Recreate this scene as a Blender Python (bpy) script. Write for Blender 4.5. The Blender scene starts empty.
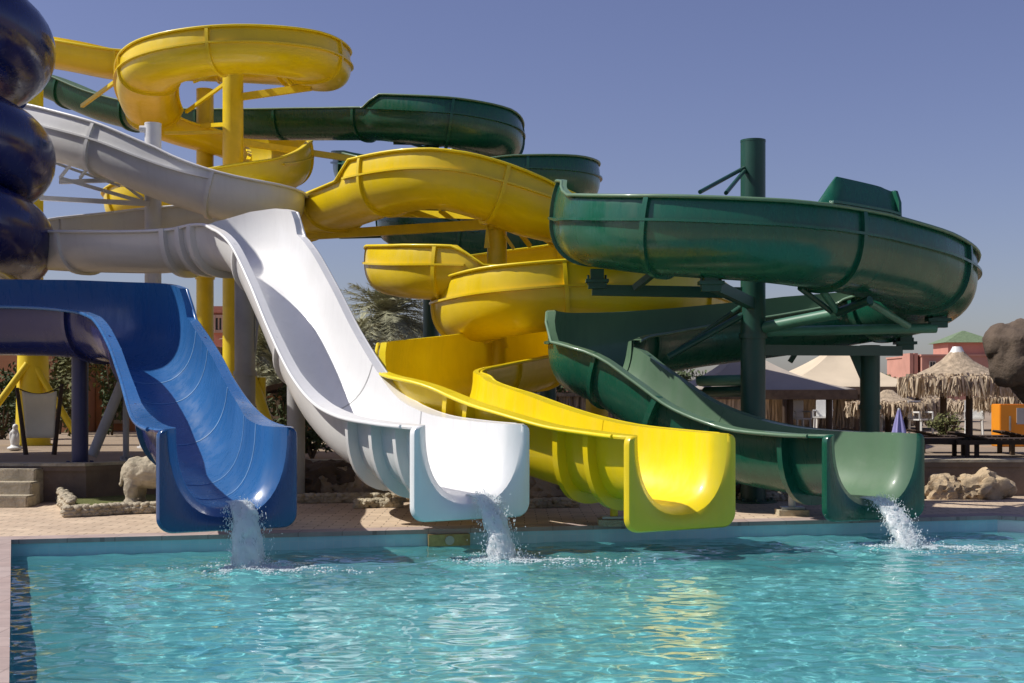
import bpy, bmesh, math, random
from mathutils import Vector, Matrix, noise as mn
random.seed(11)
C = bpy.context.scene.collection
PI = math.pi
F, VH, ZC = 1300.0, 392.0, 1.65            # lens in pixels, horizon row, eye height

def at(u, v, Y):                            # a pixel at a distance -> world point
    return Vector(((u - 512) / F * Y, Y, ZC - (v - VH) / F * Y))
def ground(u, v, z=0.0):                    # a pixel on a level -> world point
    Y = F * (ZC - z) / (v - VH)
    return Vector(((u - 512) / F * Y, Y, z))

# ------------------------------------------------------------------ materials
MATS = {}
class NT:
    def __init__(s, name):
        s.m = bpy.data.materials.new(name); s.m.use_nodes = True
        s.t = s.m.node_tree; s.t.nodes.clear()
        s.out = s.n('ShaderNodeOutputMaterial')
        MATS[name] = s.m
    def n(s, typ, **kw):
        nd = s.t.nodes.new(typ)
        for k, v in kw.items(): setattr(nd, k, v)
        return nd
    def l(s, a, b): s.t.links.new(a, b)
    def bsdf(s, **kw):
        b = s.n('ShaderNodeBsdfPrincipled')
        for k, v in kw.items(): b.inputs[k.replace('_', ' ')].default_value = v
        s.l(b.outputs[0], s.out.inputs[0]); return b
    def coords(s, scale=(1, 1, 1)):
        tc = s.n('ShaderNodeNewGeometry'); mp = s.n('ShaderNodeMapping')
        mp.inputs['Scale'].default_value = scale
        s.l(tc.outputs['Position'], mp.inputs['Vector']); return mp.outputs[0]
    def noise(s, vec, scale, detail=4, rough=.55, dist=0):
        x = s.n('ShaderNodeTexNoise')
        x.inputs['Scale'].default_value = scale; x.inputs['Detail'].default_value = detail
        x.inputs['Roughness'].default_value = rough; x.inputs['Distortion'].default_value = dist
        s.l(vec, x.inputs['Vector']); return x.outputs['Fac']
    def ramp(s, fac, stops):
        r = s.n('ShaderNodeValToRGB'); e = r.color_ramp.elements
        while len(e) < len(stops): e.new(.5)
        for el, (p, c) in zip(e, stops):
            el.position = p; el.color = (*c, 1) if len(c) == 3 else c
        s.l(fac, r.inputs[0]); return r.outputs[0]
    def mix(s, fac, a, b, mode='MIX'):
        m = s.n('ShaderNodeMix', data_type='RGBA', blend_type=mode)
        for sock, val in ((m.inputs[0], fac), (m.inputs[6], a), (m.inputs[7], b)):
            if hasattr(val, 'is_output'): s.l(val, sock)
            elif isinstance(val, tuple): sock.default_value = (*val, 1)
            else: sock.default_value = val
        return m.outputs[2]
    def bump(s, h, strength, dist, b):
        x = s.n('ShaderNodeBump'); x.inputs['Strength'].default_value = strength
        x.inputs['Distance'].default_value = dist
        s.l(h, x.inputs['Height']); s.l(x.outputs[0], b.inputs['Normal']); return x

def mul(c, k): return tuple(min(1, x * k) for x in c)
def fibreglass(name, col, rough=.3, dirt=.25, fade=1.12):
    t = NT(name); b = t.bsdf(Roughness=rough)
    b.inputs['Coat Weight'].default_value = .25; b.inputs['Coat Roughness'].default_value = .12
    big = t.noise(t.coords(), .7, 4); streak = t.noise(t.coords((5, 5, .6)), 1.6, 5, .65)
    c1 = t.ramp(big, [(.35, mul(col, .92)), (.7, mul(col, fade))])
    dfac = t.ramp(streak, [(.50, (0, 0, 0)), (.78, (dirt,) * 3)])
    g = sum(col) / 3
    c2 = t.mix(dfac, c1, tuple(x * .55 + g * .18 + .012 for x in col))
    t.l(c2, b.inputs['Base Color'])
    t.l(t.ramp(streak, [(.4, (rough,) * 3), (.8, (min(1, rough + .25),) * 3)]), b.inputs['Roughness'])
    t.bump(t.noise(t.coords(), 3.5, 2), .06, .05, b)
    return t.m
def plain(name, col, rough=.7, var=.25, scale=3, bump=0, bscale=20, stretch=(1, 1, 1), metal=0):
    t = NT(name); b = t.bsdf(Roughness=rough, Metallic=metal)
    t.l(t.ramp(t.noise(t.coords(stretch), scale, 6, .6), [(.3, mul(col, 1 - var)), (.72, mul(col, 1 + var))]), b.inputs['Base Color'])
    if bump: t.bump(t.noise(t.coords(stretch), bscale, 6, .65), bump, .05, b)
    return t.m

GRN_O = fibreglass('green_gelcoat', (.008, .090, .052), .24, .4)
GRN_I = fibreglass('green_gelcoat_faded', (.105, .19, .11), .42, .3)
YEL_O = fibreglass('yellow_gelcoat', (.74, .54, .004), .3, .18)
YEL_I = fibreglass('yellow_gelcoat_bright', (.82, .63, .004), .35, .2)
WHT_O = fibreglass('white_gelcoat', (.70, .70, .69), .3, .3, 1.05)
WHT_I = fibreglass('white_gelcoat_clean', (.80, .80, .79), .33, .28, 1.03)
BLU_O = fibreglass('navy_gelcoat', (.006, .013, .10), .16, .2)
BLU_I = fibreglass('blue_gelcoat', (.028, .125, .33), .24, .25)
BLU_P = fibreglass('royal_blue_gelcoat', (.004, .050, .16), .2, .06)
SEAM_W = plain('grey_seam', (.45, .45, .44), .6, .2, 5)
SEAM_B = plain('pale_blue_seam', (.16, .30, .50), .5, .3, 5)
GRN_S = plain('green_steel', (.008, .06, .04), .4, .2, 2)
PIPE_S = plain('pale_green_steel', (.07, .20, .13), .45, .2, 2)
YEL_S = plain('yellow_steel', (.70, .53, .01), .42, .15, 2)
WHT_S = plain('white_steel', (.62, .62, .62), .45, .12, 2)
GRY_S = plain('grey_steel', (.36, .36, .36), .5, .15, 2)
BLU_S = plain('navy_steel', (.006, .010, .07), .35, .2, 2)
STEEL = plain('galvanised_steel', (.35, .35, .34), .4, .2, 8, metal=.6)
WOOD = plain('dark_wood', (.055, .032, .018), .7, .35, 6, .3, 30, (1, 1, .1))
ROCK = plain('brown_rock', (.38, .30, .21), .9, .45, 2.2, .9, 7)
PALE_ROCK = plain('pale_rock', (.50, .38, .24), .9, .35, 3, .8, 8)
STONE = plain('cream_stone', (.46, .40, .29), .9, .3, 5, .9, 14)
DARKROCK = plain('dark_rock', (.10, .072, .052), .9, .4, 1.8, .9, 6)
TERRA = plain('terracotta_render', (.54, .27, .15), .9, .12, .8, .15, 30)
PINK = plain('pink_render', (.50, .25, .19), .9, .12, .6, .1, 20)
DARK = plain('dark_glass', (.02, .022, .025), .15, .2, 2)
TRIM = plain('pale_trim', (.5, .42, .34), .7, .15, 2)
GRNTILE = plain('green_roof_tile', (.16, .22, .12), .6, .3, 4)
EAVE = plain('eave_timber', (.20, .135, .085), .8, .3, 6)
CANVAS = plain('cream_canvas', (.60, .50, .36), .85, .12, .7, .1, 6)
GCANVAS = plain('grey_canvas', (.40, .35, .30), .85, .12, .8)
THATCH = plain('dry_thatch', (.42, .33, .23), .95, .45, 9, .8, 26, (1, 1, .25))
FRINGE = plain('hanging_straw', (.56, .45, .32), .95, .5, 14, .5, 30, (1, 1, .12))
ORANGE = plain('orange_panel', (.75, .27, .01), .5, .1, 2)
VIOLET = plain('violet_cloth', (.30, .28, .55), .85, .15, 6)
BOARD = plain('beige_canvas', (.85, .79, .60), .85, .08, 2)
WPLAST = plain('white_plastic', (.7, .7, .68), .4, .05, 2)
LEAF_P = plain('palm_leaf', (.34, .335, .20), .8, .45, 2.5)
LEAF_D = plain('shrub_leaf', (.055, .08, .028), .85, .5, 3)
TRUNK = plain('palm_trunk', (.12, .085, .055), .95, .4, 9, .8, 25)
BRASS = plain('brass', (.42, .28, .10), .35, .3, 10, metal=.4)

def m_grass():
    t = NT('lawn'); b = t.bsdf(Roughness=.9)
    t.l(t.ramp(t.noise(t.coords(), 12, 5), [(.3, (.10, .12, .03)), (.7, (.20, .21, .06))]), b.inputs['Base Color'])
    t.bump(t.noise(t.coords(), 60, 3), .8, .05, b)
m_grass()
def m_ground():
    t = NT('sandy_ground'); b = t.bsdf(Roughness=.95)
    t.l(t.ramp(t.noise(t.coords(), .35, 8, .6), [(.3, (.24, .18, .125)), (.7, (.36, .28, .20))]), b.inputs['Base Color'])
    t.bump(t.noise(t.coords(), 5, 6), .5, .05, b)
m_ground()
def m_paving():
    t = NT('paving'); b = t.bsdf(Roughness=.85)
    co = t.coords(); br = t.n('ShaderNodeTexBrick'); t.l(co, br.inputs['Vector'])
    br.inputs['Scale'].default_value = 1.0
    br.inputs['Brick Width'].default_value = .32; br.inputs['Row Height'].default_value = .16
    br.inputs['Mortar Size'].default_value = .008; br.inputs['Mortar Smooth'].default_value = .3
    br.inputs['Color1'].default_value = (.66, .53, .39, 1); br.inputs['Color2'].default_value = (.57, .445, .325, 1)
    br.inputs['Mortar'].default_value = (.25, .19, .14, 1)
    v = t.ramp(t.noise(co, 1.3, 7, .65), [(.3, (.72, .70, .69)), (.7, (1.1, 1.08, 1.05))])
    t.l(t.mix(1.0, br.outputs['Color'], v, 'MULTIPLY'), b.inputs['Base Color'])
    x = t.bump(br.outputs['Fac'], .35, .006, b); x.invert = True
m_paving()
def m_coping():
    t = NT('coping_stone'); b = t.bsdf(Roughness=.8)
    co = t.coords(); br = t.n('ShaderNodeTexBrick'); t.l(co, br.inputs['Vector'])
    br.inputs['Scale'].default_value = 1.0; br.offset = 0
    br.inputs['Brick Width'].default_value = .5; br.inputs['Row Height'].default_value = .35
    br.inputs['Mortar Size'].default_value = .006
    br.inputs['Color1'].default_value = (.44, .36, .33, 1); br.inputs['Color2'].default_value = (.40, .31, .28, 1)
    br.inputs['Mortar'].default_value = (.28, .22, .2, 1)
    v = t.ramp(t.noise(co, 3, 7, .65), [(.3, (.8, .78, .78)), (.7, (1.08, 1.06, 1.05))])
    t.l(t.mix(1.0, br.outputs['Color'], v, 'MULTIPLY'), b.inputs['Base Color'])
m_coping()
def m_tile():
    t = NT('pool_tile'); b = t.bsdf(Roughness=.25)
    mp = t.coords(); br = t.n('ShaderNodeTexBrick'); br.offset = 0
    sx = t.n('ShaderNodeSeparateXYZ'); cx = t.n('ShaderNodeCombineXYZ')
    t.l(mp, sx.inputs[0]); t.l(sx.outputs[0], cx.inputs[0]); t.l(sx.outputs[2], cx.inputs[1]); t.l(cx.outputs[0], br.inputs['Vector'])
    br.inputs['Scale'].default_value = 1; br.inputs['Brick Width'].default_value = .1; br.inputs['Row Height'].default_value = .1
    br.inputs['Mortar Size'].default_value = .004
    br.inputs['Color1'].default_value = (.42, .64, .70, 1); br.inputs['Color2'].default_value = (.46, .67, .72, 1)
    br.inputs['Mortar'].default_value = (.52, .66, .70, 1)
    v = t.ramp(t.noise(mp, 1.5, 6), [(.3, (.85, .87, .88)), (.7, (1.05, 1.05, 1.05))])
    t.l(t.mix(1.0, br.outputs['Color'], v, 'MULTIPLY'), b.inputs['Base Color'])
m_tile()
def m_water():
    t = NT('pool_water')
    b = t.bsdf(Roughness=0.0, IOR=1.333, Base_Color=(.93, 1, 1, 1)); b.inputs['Transmission Weight'].default_value = 1
    d = t.n('ShaderNodeBsdfPrincipled'); d.inputs['Roughness'].default_value = .03; d.inputs['IOR'].default_value = 1.333
    t.l(t.ramp(t.noise(t.coords(), .34, 6, .62), [(.30, (.09, .44, .47)), (.72, (.19, .58, .60))]), d.inputs['Base Color'])
    mx = t.n('ShaderNodeMixShader'); mx.inputs[0].default_value = .38
    t.l(b.outputs[0], mx.inputs[1]); t.l(d.outputs[0], mx.inputs[2]); t.l(mx.outputs[0], t.out.inputs[0])
def m_floor():
    t = NT('pool_floor'); b = t.bsdf(Roughness=.6)
    co = t.coords(); br = t.n('ShaderNodeTexBrick'); br.offset = 0; t.l(co, br.inputs['Vector'])
    br.inputs['Scale'].default_value = 1; br.inputs['Brick Width'].default_value = .3; br.inputs['Row Height'].default_value = .3; br.inputs['Mortar Size'].default_value = .006
    br.inputs['Color1'].default_value = (.26, .78, .81, 1); br.inputs['Color2'].default_value = (.30, .80, .83, 1); br.inputs['Mortar'].default_value = (.34, .78, .80, 1)
    t.l(br.outputs['Color'], b.inputs['Base Color'])
m_floor()
m_water()
def m_foam(name, lo, hi):
    t = NT(name)
    p = t.n('ShaderNodeBsdfPrincipled'); p.inputs['Base Color'].default_value = (.97, .98, .98, 1)
    p.inputs['Roughness'].default_value = .25; p.inputs['Subsurface Weight'].default_value = 0
    tr = t.n('ShaderNodeBsdfTransparent'); tr.inputs[0].default_value = (.93, .97, .98, 1)
    tl = t.n('ShaderNodeBsdfTranslucent'); tl.inputs[0].default_value = (.9, .95, .97, 1)
    m2 = t.n('ShaderNodeMixShader'); m2.inputs[0].default_value = .5; t.l(p.outputs[0], m2.inputs[1]); t.l(tl.outputs[0], m2.inputs[2])
    mx = t.n('ShaderNodeMixShader')
    f = t.ramp(t.noise(t.coords((22, 22, 5)), 1, 5, .7), [(lo, (.12,) * 3), (hi, (.97,) * 3)])
    t.l(f, mx.inputs[0]); t.l(tr.outputs[0], mx.inputs[1]); t.l(m2.outputs[0], mx.inputs[2])
    t.l(mx.outputs[0], t.out.inputs[0])
m_foam('falling_water', .20, .44)
m_foam('foam', -.6, -.5)
m_foam('foam_film', .4, .6)
_t = MATS['foam_film'].node_tree; _mx = [x for x in _t.nodes if x.type == 'MIX_SHADER' and x.inputs[0].is_linked][0]
_rp = [x for x in _t.nodes if x.type == 'VALTORGB'][0]; _nz = [x for x in _t.nodes if x.type == 'TEX_NOISE'][0]
_at = _t.nodes.new('ShaderNodeAttribute'); _at.attribute_name = 'density'
_ad = _t.nodes.new('ShaderNodeMath'); _ad.operation = 'MULTIPLY_ADD'; _ad.inputs[1].default_value = .42; _t.links.new(_at.outputs['Fac'], _ad.inputs[0]); _t.links.new(_nz.outputs['Fac'], _ad.inputs[2])
_t.links.new(_ad.outputs[0], _rp.inputs[0]); _rp.color_ramp.elements[0].position = .52; _rp.color_ramp.elements[1].position = .76; _rp.color_ramp.elements[0].color = (0, 0, 0, 1)

# ------------------------------------------------------------------ object helpers
def link(name, me, mats, parent=None):
    o = bpy.data.objects.new(name, me); C.objects.link(o)
    for m in (mats if isinstance(mats, (list, tuple)) else [mats]):
        me.materials.append(MATS[m] if isinstance(m, str) else m)
    if parent is not None:
        o.parent = parent
        o.matrix_parent_inverse = Matrix.Translation(-parent.location)   # parents here are unrotated, unscaled empties
    return o
def obj(name, bm, mats, parent=None, smooth=None):
    bmesh.ops.recalc_face_normals(bm, faces=bm.faces)
    me = bpy.data.meshes.new(name); bm.to_mesh(me); bm.free()
    if smooth is not None:
        me.shade_smooth()
        if smooth < 180: me.set_sharp_from_angle(angle=math.radians(smooth))
    return link(name, me, mats, parent)
def tag(o, label=None, cat=None, group=None, kind=None):
    if label: o['label'] = label
    if cat: o['category'] = cat
    if group: o['group'] = group
    if kind: o['kind'] = kind
    return o
def thing(name, label, cat, loc, group=None):
    o = bpy.data.objects.new(name, None); C.objects.link(o)
    o.location = loc; o.empty_display_size = .2
    return tag(o, label, cat, group)

def bx(bm, c, s, rz=0, M=None):
    """box of size s centred at c"""
    m = Matrix.Translation(c) @ Matrix.Rotation(rz, 4, 'Z') @ Matrix.Diagonal((*s, 1))
    if M is not None: m = M @ m
    return bmesh.ops.create_cube(bm, size=1, matrix=m)['verts']
def bar(bm, a, b, w, h=None):
    """rectangular bar between points"""
    a, b = Vector(a), Vector(b); d = b - a; L = d.length
    h = h or w
    q = d.to_track_quat('Z', 'Y').to_matrix().to_4x4()
    m = Matrix.Translation((a + b) / 2) @ q @ Matrix.Diagonal((w, h, L, 1))
    bmesh.ops.create_cube(bm, size=1, matrix=m)
def cyl(bm, a, b, r0, r1=None, seg=20, caps=True):
    a, b = Vector(a), Vector(b); d = b - a
    q = d.to_track_quat('Z', 'Y').to_matrix().to_4x4()
    bmesh.ops.create_cone(bm, cap_ends=caps, segments=seg, radius1=r0, radius2=r0 if r1 is None else r1, depth=d.length,
                          matrix=Matrix.Translation((a + b) / 2) @ q)
def tube(bm, pts, r, seg=8):
    rings = []
    n = len(pts)
    for i, p in enumerate(pts):
        T = (pts[min(i + 1, n - 1)] - pts[max(i - 1, 0)]).normalized()
        R = T.cross(Vector((0, 0, 1)));  R = R.normalized() if R.length > 1e-4 else Vector((1, 0, 0))
        U = R.cross(T); rr = r[i] if isinstance(r, list) else r
        rings.append([bm.verts.new(p + R * (rr * math.cos(2 * PI * k / seg)) + U * (rr * math.sin(2 * PI * k / seg))) for k in range(seg)])
    for a, b in zip(rings, rings[1:]):
        for k in range(seg): bm.faces.new((a[k], a[(k + 1) % seg], b[(k + 1) % seg], b[k]))
    bm.faces.new(rings[0][::-1]); bm.faces.new(rings[-1])
def loft(bm, rings, close=True, caps=True, mat=None):
    vs = [[bm.verts.new(p) for p in r] for r in rings]; n = len(vs[0])
    for a, b in zip(vs, vs[1:]):
        for k in range(n if close else n - 1):
            f = bm.faces.new((a[k], a[(k + 1) % n], b[(k + 1) % n], b[k]))
            if mat: f.material_index = mat[k]
    if caps and close:
        bm.faces.new(vs[0][::-1]); bm.faces.new(vs[-1])
    return vs
def prism(bm, pts, z0, z1):
    lo = [bm.verts.new((p[0], p[1], z0)) for p in pts]; hi = [bm.verts.new((p[0], p[1], z1)) for p in pts]
    n = len(pts)
    for k in range(n): bm.faces.new((lo[k], lo[(k + 1) % n], hi[(k + 1) % n], hi[k]))
    bm.faces.new(hi); bm.faces.new(lo[::-1])
def rough_up(bm, amp, scale, seed=0):
    o = Vector((seed * 7.3, seed * 3.1, seed * 5.7))
    bm.normal_update()
    for v in bm.verts:
        v.co += v.normal * (amp * (mn.noise(v.co * scale + o) + .5 * mn.noise(v.co * scale * 2.3 + o)))

# ------------------------------------------------------------------ flumes
# station: (u, v, Y | world point, half width, depth, left wall, right wall, lip); left/right of the way the water runs
def path(stations, step=.09):
    P = [s[0] for s in stations]; Q = [s[1:] for s in stations]
    out = []
    n = len(P)
    for i in range(n - 1):
        p0 = P[i - 1] if i else P[0] * 2 - P[1]
        p1, p2 = P[i], P[i + 1]
        p3 = P[i + 2] if i + 2 < n else P[-1] * 2 - P[-2]
        def kn(a, b): return max((b - a).length ** .5, 1e-3)
        t0 = 0; t1 = t0 + kn(p0, p1); t2 = t1 + kn(p1, p2); t3 = t2 + kn(p2, p3)
        m = max(3, int((p2 - p1).length / step))
        for k in range(m + (i == n - 2)):
            f = k / m; t = t1 + f * (t2 - t1)
            A1 = p0 * ((t1 - t) / (t1 - t0)) + p1 * ((t - t0) / (t1 - t0))
            A2 = p1 * ((t2 - t) / (t2 - t1)) + p2 * ((t - t1) / (t2 - t1))
            A3 = p2 * ((t3 - t) / (t3 - t2)) + p3 * ((t - t2) / (t3 - t2))
            B1 = A1 * ((t2 - t) / (t2 - t0)) + A2 * ((t - t0) / (t2 - t0))
            B2 = A2 * ((t3 - t) / (t3 - t1)) + A3 * ((t - t1) / (t3 - t1))
            p = B1 * ((t2 - t) / (t2 - t1)) + B2 * ((t - t1) / (t2 - t1))
            q = tuple(a + (b - a) * f for a, b in zip(Q[i], Q[i + 1]))
            out.append((p, q, i + f))
    return out
def frames(pp):
    fr = []
    n = len(pp)
    for i in range(n):
        T = (pp[min(i + 2, n - 1)][0] - pp[max(i - 2, 0)][0]).normalized()
        R = T.cross(Vector((0, 0, 1))).normalized(); U = R.cross(T)
        fr.append((T, R, U))
    return fr
NB, NX = 22, 5
def half_profile(w, d, hl, hr, off=0.0, flare=0):
    """open line left top -> bottom -> right top in (lateral, height), offset outward"""
    pts = []
    def wall(h, s):
        r = []
        for k in range(NX, 0, -1):
            f = k / NX; z = h * f
            r.append((s * (w + off - .22 * w * (z / w) ** 2), z))
        return r
    pts += wall(hl, -1)
    for k in range(NB + 1):
        a = PI + PI * k / NB
        ca, sa = math.cos(a), math.sin(a)
        ex = .82
        x = math.copysign(abs(ca) ** ex, ca); z = -abs(sa) ** ex
        pts.append(((w + off) * x, (d + off) * z))
    pts += wall(hr, 1)[::-1]
    return pts
TH = .028
def section(w, d, hl, hr, lip):
    """closed section: inner line, right lip, outer line back, left lip; with a material index per edge"""
    inn = half_profile(w, d, hl, hr); out = half_profile(w, d, hl, hr, TH)[::-1]
    lt = .03
    (xl, zl), (xr, zr) = inn[0], inn[-1]
    inn[0] = (xl, zl + .001); inn[-1] = (xr, zr + .001)
    out[0] = (xr + TH, zr - lt); out[-1] = (xl - TH, zl - lt)
    pts = inn + [(xr + TH + lip * .94, zr - .001), (xr + TH + lip, zr - lt * .6), (xr + TH + lip * .97, zr - lt - .012)] + out + \
        [(xl - TH - lip * .97, zl - lt - .012), (xl - TH - lip, zl - lt * .6), (xl - TH - lip * .94, zl - .001)]
    n_in = len(inn)
    mat = [1] * (n_in + 1) + [0] * (len(pts) - n_in - 3) + [0, 1]
    return pts, mat[:len(pts)]
def place(p, fr, xz):
    T, R, U = fr
    return [p + R * x + U * z for x, z in xz]

def flume(root, stations, mo, mi, joints=(), ribs=(), every=2.3, plate=None, trough='flume', seams=(), seam_mat=None):
    pp = path(stations); fr = frames(pp)
    if plate:                                 # level the mouth
        T = fr[-1][0].copy(); T.z = 0; T.normalize(); R = T.cross(Vector((0, 0, 1)))
        for i in range(len(pp) - 3, len(pp)): fr[i] = (T, R, Vector((0, 0, 1)))
    bm = bmesh.new(); rings = []; mat = None
    n = len(pp)
    S = [0]
    for a, b in zip(pp, pp[1:]): S.append(S[-1] + (b[0] - a[0]).length)
    for i, ((p, q, _), f) in enumerate(zip(pp, fr)):
        w, d, hl, hr, lip = q
        if plate:
            r_ = S[-1] - S[i]; e = max(0, 1 - r_ / .30); fl = .14 * (1 - math.sqrt(max(0, 1 - e * e)))
            w += fl; d += fl * .65; e2 = max(0, 1 - r_ / .13); crn = .08 * (1 - math.sqrt(max(0, 1 - e2 * e2)))
            lip = max(.008, min(lip, plate[0] / 2 - TH - w) - crn)
        pts, mat = section(w, d, hl, hr, lip); rings.append(place(p, f, pts))
    loft(bm, rings, mat=mat, caps=False)
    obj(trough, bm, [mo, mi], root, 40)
    # rolled bead along the two edges
    for s in (0, 1):
        bm = bmesh.new(); pts = []
        for i in range(0, n - 3 if plate else n, 2):
            (p, q, _), f = pp[i], fr[i]
            w, d, hl, hr, lip = q; h = hr if s else hl
            x = w - .22 * w * (h / w) ** 2 + TH + lip
            pts.append(p + f[1] * (x if s else -x) + f[2] * (h - .022))
        tube(bm, pts, .026, 8); obj('edge_bead', bm, mi, root, 60)
    # horizontal flange where a raised wall is bolted on
    for s in (0, 1):
        i = 0
        while i < n:
            h = lambda k: pp[k][1][3 if s else 2]
            if h(i) > .16:
                j = i
                while j + 1 < n and h(j + 1) > .16: j += 1
                if j - i > 6:
                    bm = bmesh.new(); rg = []
                    for k in range(i, j + 1):
                        w = pp[k][1][0]; sg = 1 if s else -1
                        rg.append(place(pp[k][0], fr[k], [(sg * (w + TH - .01), .022), (sg * (w + TH + .062), .018), (sg * (w + TH + .062), -.018), (sg * (w + TH - .01), -.022)]))
                    loft(bm, rg); obj('side_flange', bm, mo, root, 30)
                i = j
            i += 1
    # joint flanges and ribs round the outside
    def band(i, wd, prot, name, inner=False):
        bm = bmesh.new(); p, q, _ = pp[i]; w, d, hl, hr, lip = q; f = fr[i]
        a = half_profile(w, d, max(hl - .02, 0), max(hr - .02, 0), TH - .004); o = half_profile(w, d, max(hl - .02, 0), max(hr - .02, 0), TH + prot)
        if inner: a = half_profile(w, d, max(hl - .02, 0), max(hr - .02, 0), .003); o = half_profile(w, d, max(hl - .02, 0), max(hr - .02, 0), -.005)
        if hl <= .03 and hr <= .03: a, o = a[NX:-NX], o[NX:-NX]
        vs = []
        for sgn in (-.5, .5):
            vs.append([bm.verts.new(x + f[0] * (sgn * wd)) for x in place(p, f, a)])
            vs.append([bm.verts.new(x + f[0] * (sgn * wd)) for x in place(p, f, o)])
        A0, O0, A1, O1 = vs
        for k in range(len(a) - 1):
            for x, y in ((A0, O0), (O0, O1), (O1, A1)):
                bm.faces.new((x[k], x[k + 1], y[k + 1], y[k]))
        for e in (0, -1): bm.faces.new((A0[e], O0[e], O1[e], A1[e]))
        obj(name, bm, (seam_mat or mi) if inner else mo, root, 35)
    if every:
        m = max(1, int(S[-1] / every)); 
        for k in range(1, m):
            tgt = S[-1] * k / m
            if any(abs(S[-1] - r - tgt) < 1.0 for r in ribs): continue
            band(min(range(n), key=lambda i: abs(S[i] - tgt)), .07, .055, 'joint_flange')
    for j in joints: band(min(range(n), key=lambda i: abs(pp[i][2] - j)), .085, .11, 'stiffening_rib')
    for r in seams: band(min(range(n), key=lambda i: abs(S[i] - (S[-1] - r))), .022, 0, 'joint_seam', True)
    for r in ribs:
        band(min(range(n), key=lambda i: abs(S[i] - (S[-1] - r))), .085, .13, 'stiffening_rib')
    if plate:
        W, H, mp = plate
        p, q, _ = pp[-1]; w, d, hl, hr, lip = q; f = fr[-1]
        inn = half_profile(w + .14, d + .091, 0, 0)[NX:-NX]
        N = len(inn) - 1
        # outer line with rounded corners, sampled by angle from the mouth's middle
        def rr(x, z):                          # nearest point on the rounded rectangle along a ray
            cx, cz = 0, -.30
            dx, dz = x - cx, z - cz
            L = math.hypot(dx, dz); dx /= L; dz /= L
            t = 3.0
            rad = .16
            lo, hi = 0, 3
            for _ in range(40):
                t = (lo + hi) / 2; X, Z = abs(cx + dx * t), cz + dz * t
                zc = Z + H / 2
                ax, az = X - (W / 2 - rad), abs(zc) - (H / 2 - rad)
                r2 = rad if zc < 0 else .03
                ax, az = X - (W / 2 - r2), abs(zc) - (H / 2 - r2)
                sd = math.hypot(max(ax, 0), max(az, 0)) + min(max(ax, az), 0) - r2
                if sd > 0: hi = t
                else: lo = t
            return (cx + dx * t, cz + dz * t)
        M = 120; ia, oa = [], []
        for k in range(M + 1):
            x, z = inn[0][0], 0
            t = k / M * N; a = int(min(t, N - 1)); g = t - a
            ix = inn[a][0] * (1 - g) + inn[a + 1][0] * g; iz = inn[a][1] * (1 - g) + inn[a + 1][1] * g
            ia.append((ix, iz)); 
        for k in range(M + 1):
            if k in (0, M): oa.append((math.copysign(W / 2 - .05, ia[k][0]), .0)); continue
            oa.append(rr(*ia[k]))
        # refine outer corners by walking evenly round the rectangle
        oa = []
        per = [(-W / 2 + .08, .0)]
        for (cx, cz, r, a0, a1) in ((-W / 2 + .08, -.08, .08, PI * .5, PI), (-W / 2 + .16, -H + .16, .16, PI, 1.5 * PI), (W / 2 - .16, -H + .16, .16, 1.5 * PI, 2 * PI), (W / 2 - .08, -.08, .08, 0, PI * .5)):
            for e in range(9):
                an = a0 + (a1 - a0) * e / 8; per.append((cx + r * math.cos(an), cz + r * math.sin(an)))
        per.append((W / 2 - .08, .0))
        cum = [0]
        for a, b2 in zip(per, per[1:]): cum.append(cum[-1] + math.hypot(b2[0] - a[0], b2[1] - a[1]))
        ci = [0]
        for a, b2 in zip(ia, ia[1:]): ci.append(ci[-1] + math.hypot(b2[0] - a[0], b2[1] - a[1]))
        for k in range(M + 1):
            tgt = ci[k] / ci[-1] * cum[-1]
            j = max(i for i in range(len(cum)) if cum[i] <= tgt + 1e-9); j = min(j, len(per) - 2)
            g = (tgt - cum[j]) / max(cum[j + 1] - cum[j], 1e-9)
            oa.append((per[j][0] * (1 - g) + per[j + 1][0] * g, per[j][1] * (1 - g) + per[j + 1][1] * g))
        bm = bmesh.new()
        sh = []
        def ring(l, dy, grow=0): return [bm.verts.new(p + f[1] * x + f[2] * z + f[0] * dy) for x, z in l]
        shrink = lambda l, e: [(x - math.copysign(min(e, abs(x)), x), z + e * min(1, max(0, (-z - .3) / (H - .3 - .12)))) for x, z in l]
        Rg = [ring(ia, -.02), ring(ia, .0), ring([(a[0] * .75 + b[0] * .25, a[1] * .75 + b[1] * .25) for a, b in zip(ia, oa)], .03), ring(shrink(oa, .05), .04), ring(shrink(oa, .015), .03), ring(oa, .0), ring(oa, -.05), ring(shrink(oa, .05), -.05)]
        for a, b2 in zip(Rg, Rg[1:]):
            for k in range(M): bm.faces.new((a[k], a[k + 1], b2[k + 1], b2[k]))
        for e in (0, M):
            for a, b2 in ((1, 2),): pass
        obj('end_plate', bm, mp, root, 40)
    return pp, fr

DW = .72
def st(u, v, Y, w=None, d=None, hl=0, hr=0, lip=.05): return (at(u, v, Y), w or DW, d or DW, hl, hr, lip)
def sw(p, w=.72, d=.72, hl=0, hr=0, lip=.05): return (Vector(p), w, d, hl, hr, lip)

EXITS = []
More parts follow.
